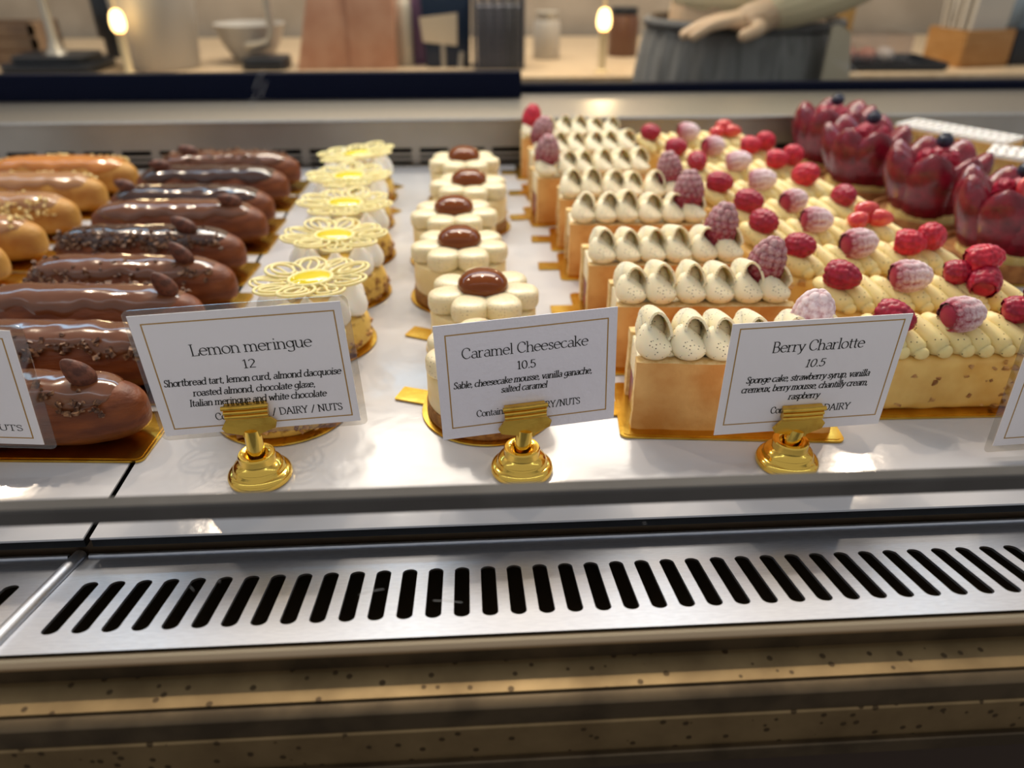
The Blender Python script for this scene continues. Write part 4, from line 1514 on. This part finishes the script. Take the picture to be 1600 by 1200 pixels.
b.build('bag', mat('purple_paper', '7a5a7a', 0.6), t, bevel=1)
t = thing('payment_terminal', 'dark blue payment terminal with a paper note stuck on it', 'terminal', (.136, 1.50, CZ), .05)
b = B(); b.prism([(-40, 0), (50, 0), (55, 160), (-50, 160)], -10, 40, 'y')
b.build('screen_body', mat('dark_blue_plastic', '1c2c44', 0.35), t, bevel=3)
b = B(); b.add([(-46, -14, 50), (24, -14, 42), (26, -14, 104), (-52, -14, 96), (-46, -12, 50), (24, -12, 42), (26, -12, 104), (-52, -12, 96)],
               [(0, 1, 2, 3), (7, 6, 5, 4), (0, 4, 5, 1), (1, 5, 6, 2), (2, 6, 7, 3), (3, 7, 4, 0)])
b.build('paper_note', mat('cream_note', 'd6c6ae', 0.6), t, smooth=False)
b = B(); b.tube([(-5, -10, 0), (-5, -10, 45)], 5, 10); b.tube([(30, -10, 0), (34, -10, 30)], 6, 10)
b.build('clips', GREYM, t)
t = thing('wire_basket', 'grey wire basket on the back counter beside the dark blue terminal', 'basket', (.246, 1.50, CZ))
b = B()
for k in range(12):
    z = 4 + k * 12
    b.tube([(-50, -50, z), (50, -50, z), (50, 50, z), (-50, 50, z)], 2.2, 6, closed=True)
for k in range(6):
    x = -50 + 20 * k
    b.tube([(x, -50, 2), (x, -50, 138)], 2.2, 6); b.tube([(x, 50, 2), (x, 50, 138)], 2.2, 6)
    b.tube([(-50, x, 2), (-50, x, 138)], 2.2, 6); b.tube([(50, x, 2), (50, x, 138)], 2.2, 6)
b.build('wire_frame', mat('dark_grey_wire', '5a5c66', 0.4, 0.5), t)
b = B(); b.box(-44, 44, -42, 42, 3, 120)
b.build('folded_liner', mat('grey_cloth', '6e6c74', 0.8), t, bevel=6)
for x, y, h, r, m_, lb in ((.360, 1.62, 90, 30, PLASTW, 'short pale jar behind the wire basket'), (.540, 1.66, 95, 34, mat('brown_jar', '6a4a3a', 0.3), 'brown lidded jar between lamp and person')):
    t = thing('storage_jar', lb, 'jar', (x, y, CZ))
    b = B(); b.lathe([(0, 0), (r - 2, 0), (r, 3), (r, h - 20), (r - 5, h - 8), (0, h - 8)], 30)
    b.build('jar_body', m_, t)
    b = B(); b.lathe([(0, h - 8), (r - 4, h - 8), (r - 4, h + 6), (0, h + 8)], 30)
    b.build('lid', BLK if h == 95 else GREYM, t)
t = thing('baking_tray', 'dark baking tray on the back counter right of the person', 'tray', (1.045, 1.47, CZ))
b = B(); b.prism(rrect(250, 150, 12), 0, 4)
for q in ((-125, 125, -75, -70), (-125, 125, 70, 75), (-125, -120, -70, 70), (120, 125, -70, 70)):
    b.box(q[0], q[1], q[2], q[3], 4, 16)
b.build('tray', BLK, t, bevel=1)
t = thing('clear_pastry_box', 'clear plastic box of pink pastries standing on the dark baking tray', 'box', (1.010, 1.47, CZ + .0045))
b = B(); b.box(-85, 85, -55, 55, 0, 62)
b.build('clear_shell', glass_mat('clear_plastic', 'e6e0de', .6, .12), t, smooth=False)
for k, xx in enumerate((-58, -20, 20, 58)):
    b = B(); b.ell((xx, 0, 18), (17, 30, 16), 20, 14)
    b.build('pastry', mat('pink_pastry', 'b07a64', 0.6, col2='8a5a4a', nscale=60) if k < 3 else PLASTW, t)
t = thing('wooden_box', 'square wooden box filled with white paper bags at the right of the counter', 'box', (1.265, 1.50, CZ), .22)
b = B()
b.box(-62, 62, -55, -48, 0, 72); b.box(-62, 62, 48, 55, 0, 72); b.box(-62, -55, -48, 48, 0, 72); b.box(55, 62, -48, 48, 0, 72); b.box(-55, 55, -48, 48, 0, 6)
b.build('box_sides', mat('honey_wood', 'b4844e', 0.5, col2='a8763f', nscale=30, stretch=(1, 1, 8)), t, bevel=1)
rnd = random.Random(5)
for k in range(9):
    b = B(); b.box(-46, 46, -1.5, 1.5, 0, 150)
    o = b.build('paper_bag', mat('white_paper', 'd8cfc2', 0.7), t, smooth=False)
    o.location = (rnd.uniform(-.004, .004), -.036 + k * .009, .008)
    o.rotation_euler = (rnd.uniform(-.06, .06), rnd.uniform(-.03, .03), 0)
t = thing('card_reader', 'blue-grey and black machine at the far right of the back counter', 'machine', (1.400, 1.52, CZ))
b = B(); b.box(-52, 60, -50, 50, 0, 70)
b.build('body', BLK, t, bevel=4)
b = B(); b.box(-50, 60, -45, 45, 70, 150)
b.build('top_housing', mat('blue_grey_plastic', '6c7a88', 0.45), t, bevel=4)
t = thing('brown_paper_bag', 'mustard brown paper bag on the counter behind the clear pastry box', 'bag', (1.085, 1.80, CZ))
b = B(); b.prism([(-40, 0), (40, 0), (46, 130), (-46, 130)], -30, 30, 'y')
b.build('bag', mat('mustard_paper', '9a7c4a', 0.7), t, bevel=2)


# ---- the person working behind the case
def skin_body(name, pts, edges, m, parent, sub=2):
    me = bpy.data.meshes.new(name)
    me.from_pydata([p[:3] for p in pts], edges, [])
    o = link(name, me, parent)
    o.modifiers.new('skin', 'SKIN')
    sv = me.skin_vertices[0].data if me.skin_vertices else None
    if sv is None:
        import bmesh
        bm = bmesh.new(); bm.from_mesh(me); bm.verts.layers.skin.verify(); bm.to_mesh(me); bm.free()
        sv = me.skin_vertices[0].data
    for i, p in enumerate(pts):
        sv[i].radius = (p[3], p[4] if len(p) > 4 else p[3])
        sv[i].use_root = i == 0
    s = o.modifiers.new('sub', 'SUBSURF')
    s.levels = s.render_levels = sub
    me.materials.append(m)
    me.polygons.foreach_set('use_smooth', [True] * len(me.polygons))
    return o


SKINM = mat('skin', 'e4c4a2', 0.5, sss=0.15)
SHIRT = mat('cream_shirt', 'f2e2bc', 0.8, bump=0.2, bscale=60)
APRON = mat('grey_striped_apron', '7e7c7a', 0.8, col2='92908e', nscale=90, stretch=(1, 1, 0.02), lo=.45, hi=.55)
p = thing('person', 'person in cream sleeves and grey apron working behind the case, forearm reaching left', 'person', (.64, 1.14, -.92))
# x right, y depth, z up; standing, turned to the left, right forearm reaching out
pts = [(0, 0, .93, .13, .10), (0, 0, 1.08, .12, .095), (0, 0, 1.25, .14, .10), (0, 0, 1.38, .13, .085), (-.01, 0, 1.47, .055, .055), (-.02, 0, 1.53, .055, .06), (-.035, 0, 1.60, .082, .075), (-.03, 0, 1.68, .07, .07),
       (.10, -.02, .80, .085, .085), (.10, -.01, .48, .06, .06), (.10, .02, .10, .042, .042), (.06, -.02, .04, .04, .035), (-.06, -.03, .03, .03, .025),
       (-.08, .02, .80, .085, .085), (-.08, .03, .48, .06, .06), (-.08, .05, .10, .042, .042), (-.12, .02, .04, .04, .035), (-.22, .0, .03, .03, .025),
       (.10, -.12, 1.36, .055, .055), (.20, -.13, 1.20, .044, .044), (.14, -.14, 1.105, .038, .038), (.01, -.15, 1.055, .030, .026), (-.04, -.15, 1.036, .030, .016),
       (.02, .12, 1.36, .055, .055), (.10, .16, 1.19, .044, .044), (-.03, .18, 1.22, .034, .034), (-.12, .16, 1.25, .026, .022), (-.165, .15, 1.265, .030, .015)]
ed = [(0, 1), (1, 2), (2, 3), (3, 4), (4, 5), (5, 6), (6, 7), (0, 8), (8, 9), (9, 10), (10, 11), (11, 12), (0, 13), (13, 14), (14, 15), (15, 16), (16, 17),
      (3, 18), (18, 19), (19, 20), (20, 21), (21, 22), (3, 23), (23, 24), (24, 25), (25, 26), (26, 27)]
for hw, bx, by, bz in ((22, -.04, -.15, 1.036), (27, -.165, .15, 1.265)):
    for fi, (dy, L_) in enumerate(((-.024, .062), (-.009, .072), (.006, .068), (.020, .052))):
        i0 = len(pts)
        pts += [(bx - .035, by + dy, bz + .002, .0095), (bx - .035 - L_ * .5, by + dy * 1.1, bz - .004, .0085), (bx - .035 - L_, by + dy * 1.1, bz - .022, .007)]
        ed += [(hw, i0), (i0, i0 + 1), (i0 + 1, i0 + 2)]
    i0 = len(pts)
    pts += [(bx + .004, by - .034, bz - .008, .0105), (bx - .03, by - .048, bz - .018, .0085)]
    ed += [(hw, i0), (i0, i0 + 1)]
skin_body('body', pts, ed, SKINM, p)
sh = [(0, 0, 1.0, .145, .115), (0, 0, 1.10, .135, .11), (0, 0, 1.25, .155, .115), (0, 0, 1.38, .14, .10), (-.01, 0, 1.45, .07, .07), (.10, -.12, 1.36, .068, .068), (.20, -.13, 1.20, .060, .060), (.14, -.14, 1.105, .056, .054), (-.03, -.15, 1.044, .042, .030),
      (.02, .12, 1.36, .068, .068), (.10, .16, 1.19, .058, .058), (-.02, .18, 1.22, .046, .046)]
skin_body('shirt', sh, [(0, 1), (1, 2), (2, 3), (3, 4), (3, 5), (5, 6), (6, 7), (7, 8), (3, 9), (9, 10), (10, 11)], SHIRT, p)
b = B()


def apr(u, v):
    a = 2 * PI * u
    z = 1030 - 560 * v
    w = 155 + 55 * v ** 0.6 + 5 * math.cos(a * 26) * (0.3 + v)
    return (w * math.cos(a), w * 0.85 * math.sin(a), z)


b.grid(156, 14, apr, cu=True)
b.build('apron', APRON, p, ang=180)
b = B(); b.tube([(160 * math.cos(q), 138 * math.sin(q), 1022) for q in [2 * PI * i / 40 for i in range(40)]], 7, 10, closed=True)
b.build('apron_waistband', mat('grey_cloth_band', '6c6a6a', 0.8), p)
b = B(); b.ell((-32, 0, 1650), (92, 84, 92), 28, 20, fn=lambda q: Vector((max(q.x, -.35), q.y, max(q.z, -.55))))
b.ell((60, 0, 1640), (42, 42, 42), 16, 12)
b.build('hair', mat('dark_brown_hair', '2c1e16', 0.5), p)
b = B()
for s in (-1, 1):
    b.ell((-112, 28 * s, 1612), (9, 11, 7), 12, 8)
b.build('eyes', mat('eye_white', 'e8e4de', 0.2), p)
b = B(); b.ell((-120, 0, 1588), (16, 11, 18), 14, 10); b.ell((-35, 80, 1600), (16, 8, 24), 12, 8); b.ell((-35, -80, 1600), (16, 8, 24), 12, 8)
b.build('nose_and_ears', SKINM, p)
b = B(); b.ell((-112, 0, 1556), (10, 22, 6), 14, 8)
b.build('mouth', mat('lip', 'a8605a', 0.5), p)
t = thing('folded_towel', 'pale folded towel tucked into the waistband of the grey apron', 'towel', (.752, .998, .012), .35)
b = B()
for k in range(5):
    b.prism([(-34 + k * 8, 98 - 3 * k), (-16 + k * 9, 99 - 3 * k), (-4 + k * 17, -110 + 6 * k), (-40 + k * 15, -112)], -8 + k * 4, -3 + k * 4, 'y')
b.build('towel', mat('pale_towel', 'cdbfa6', 0.85), t, bevel=2)
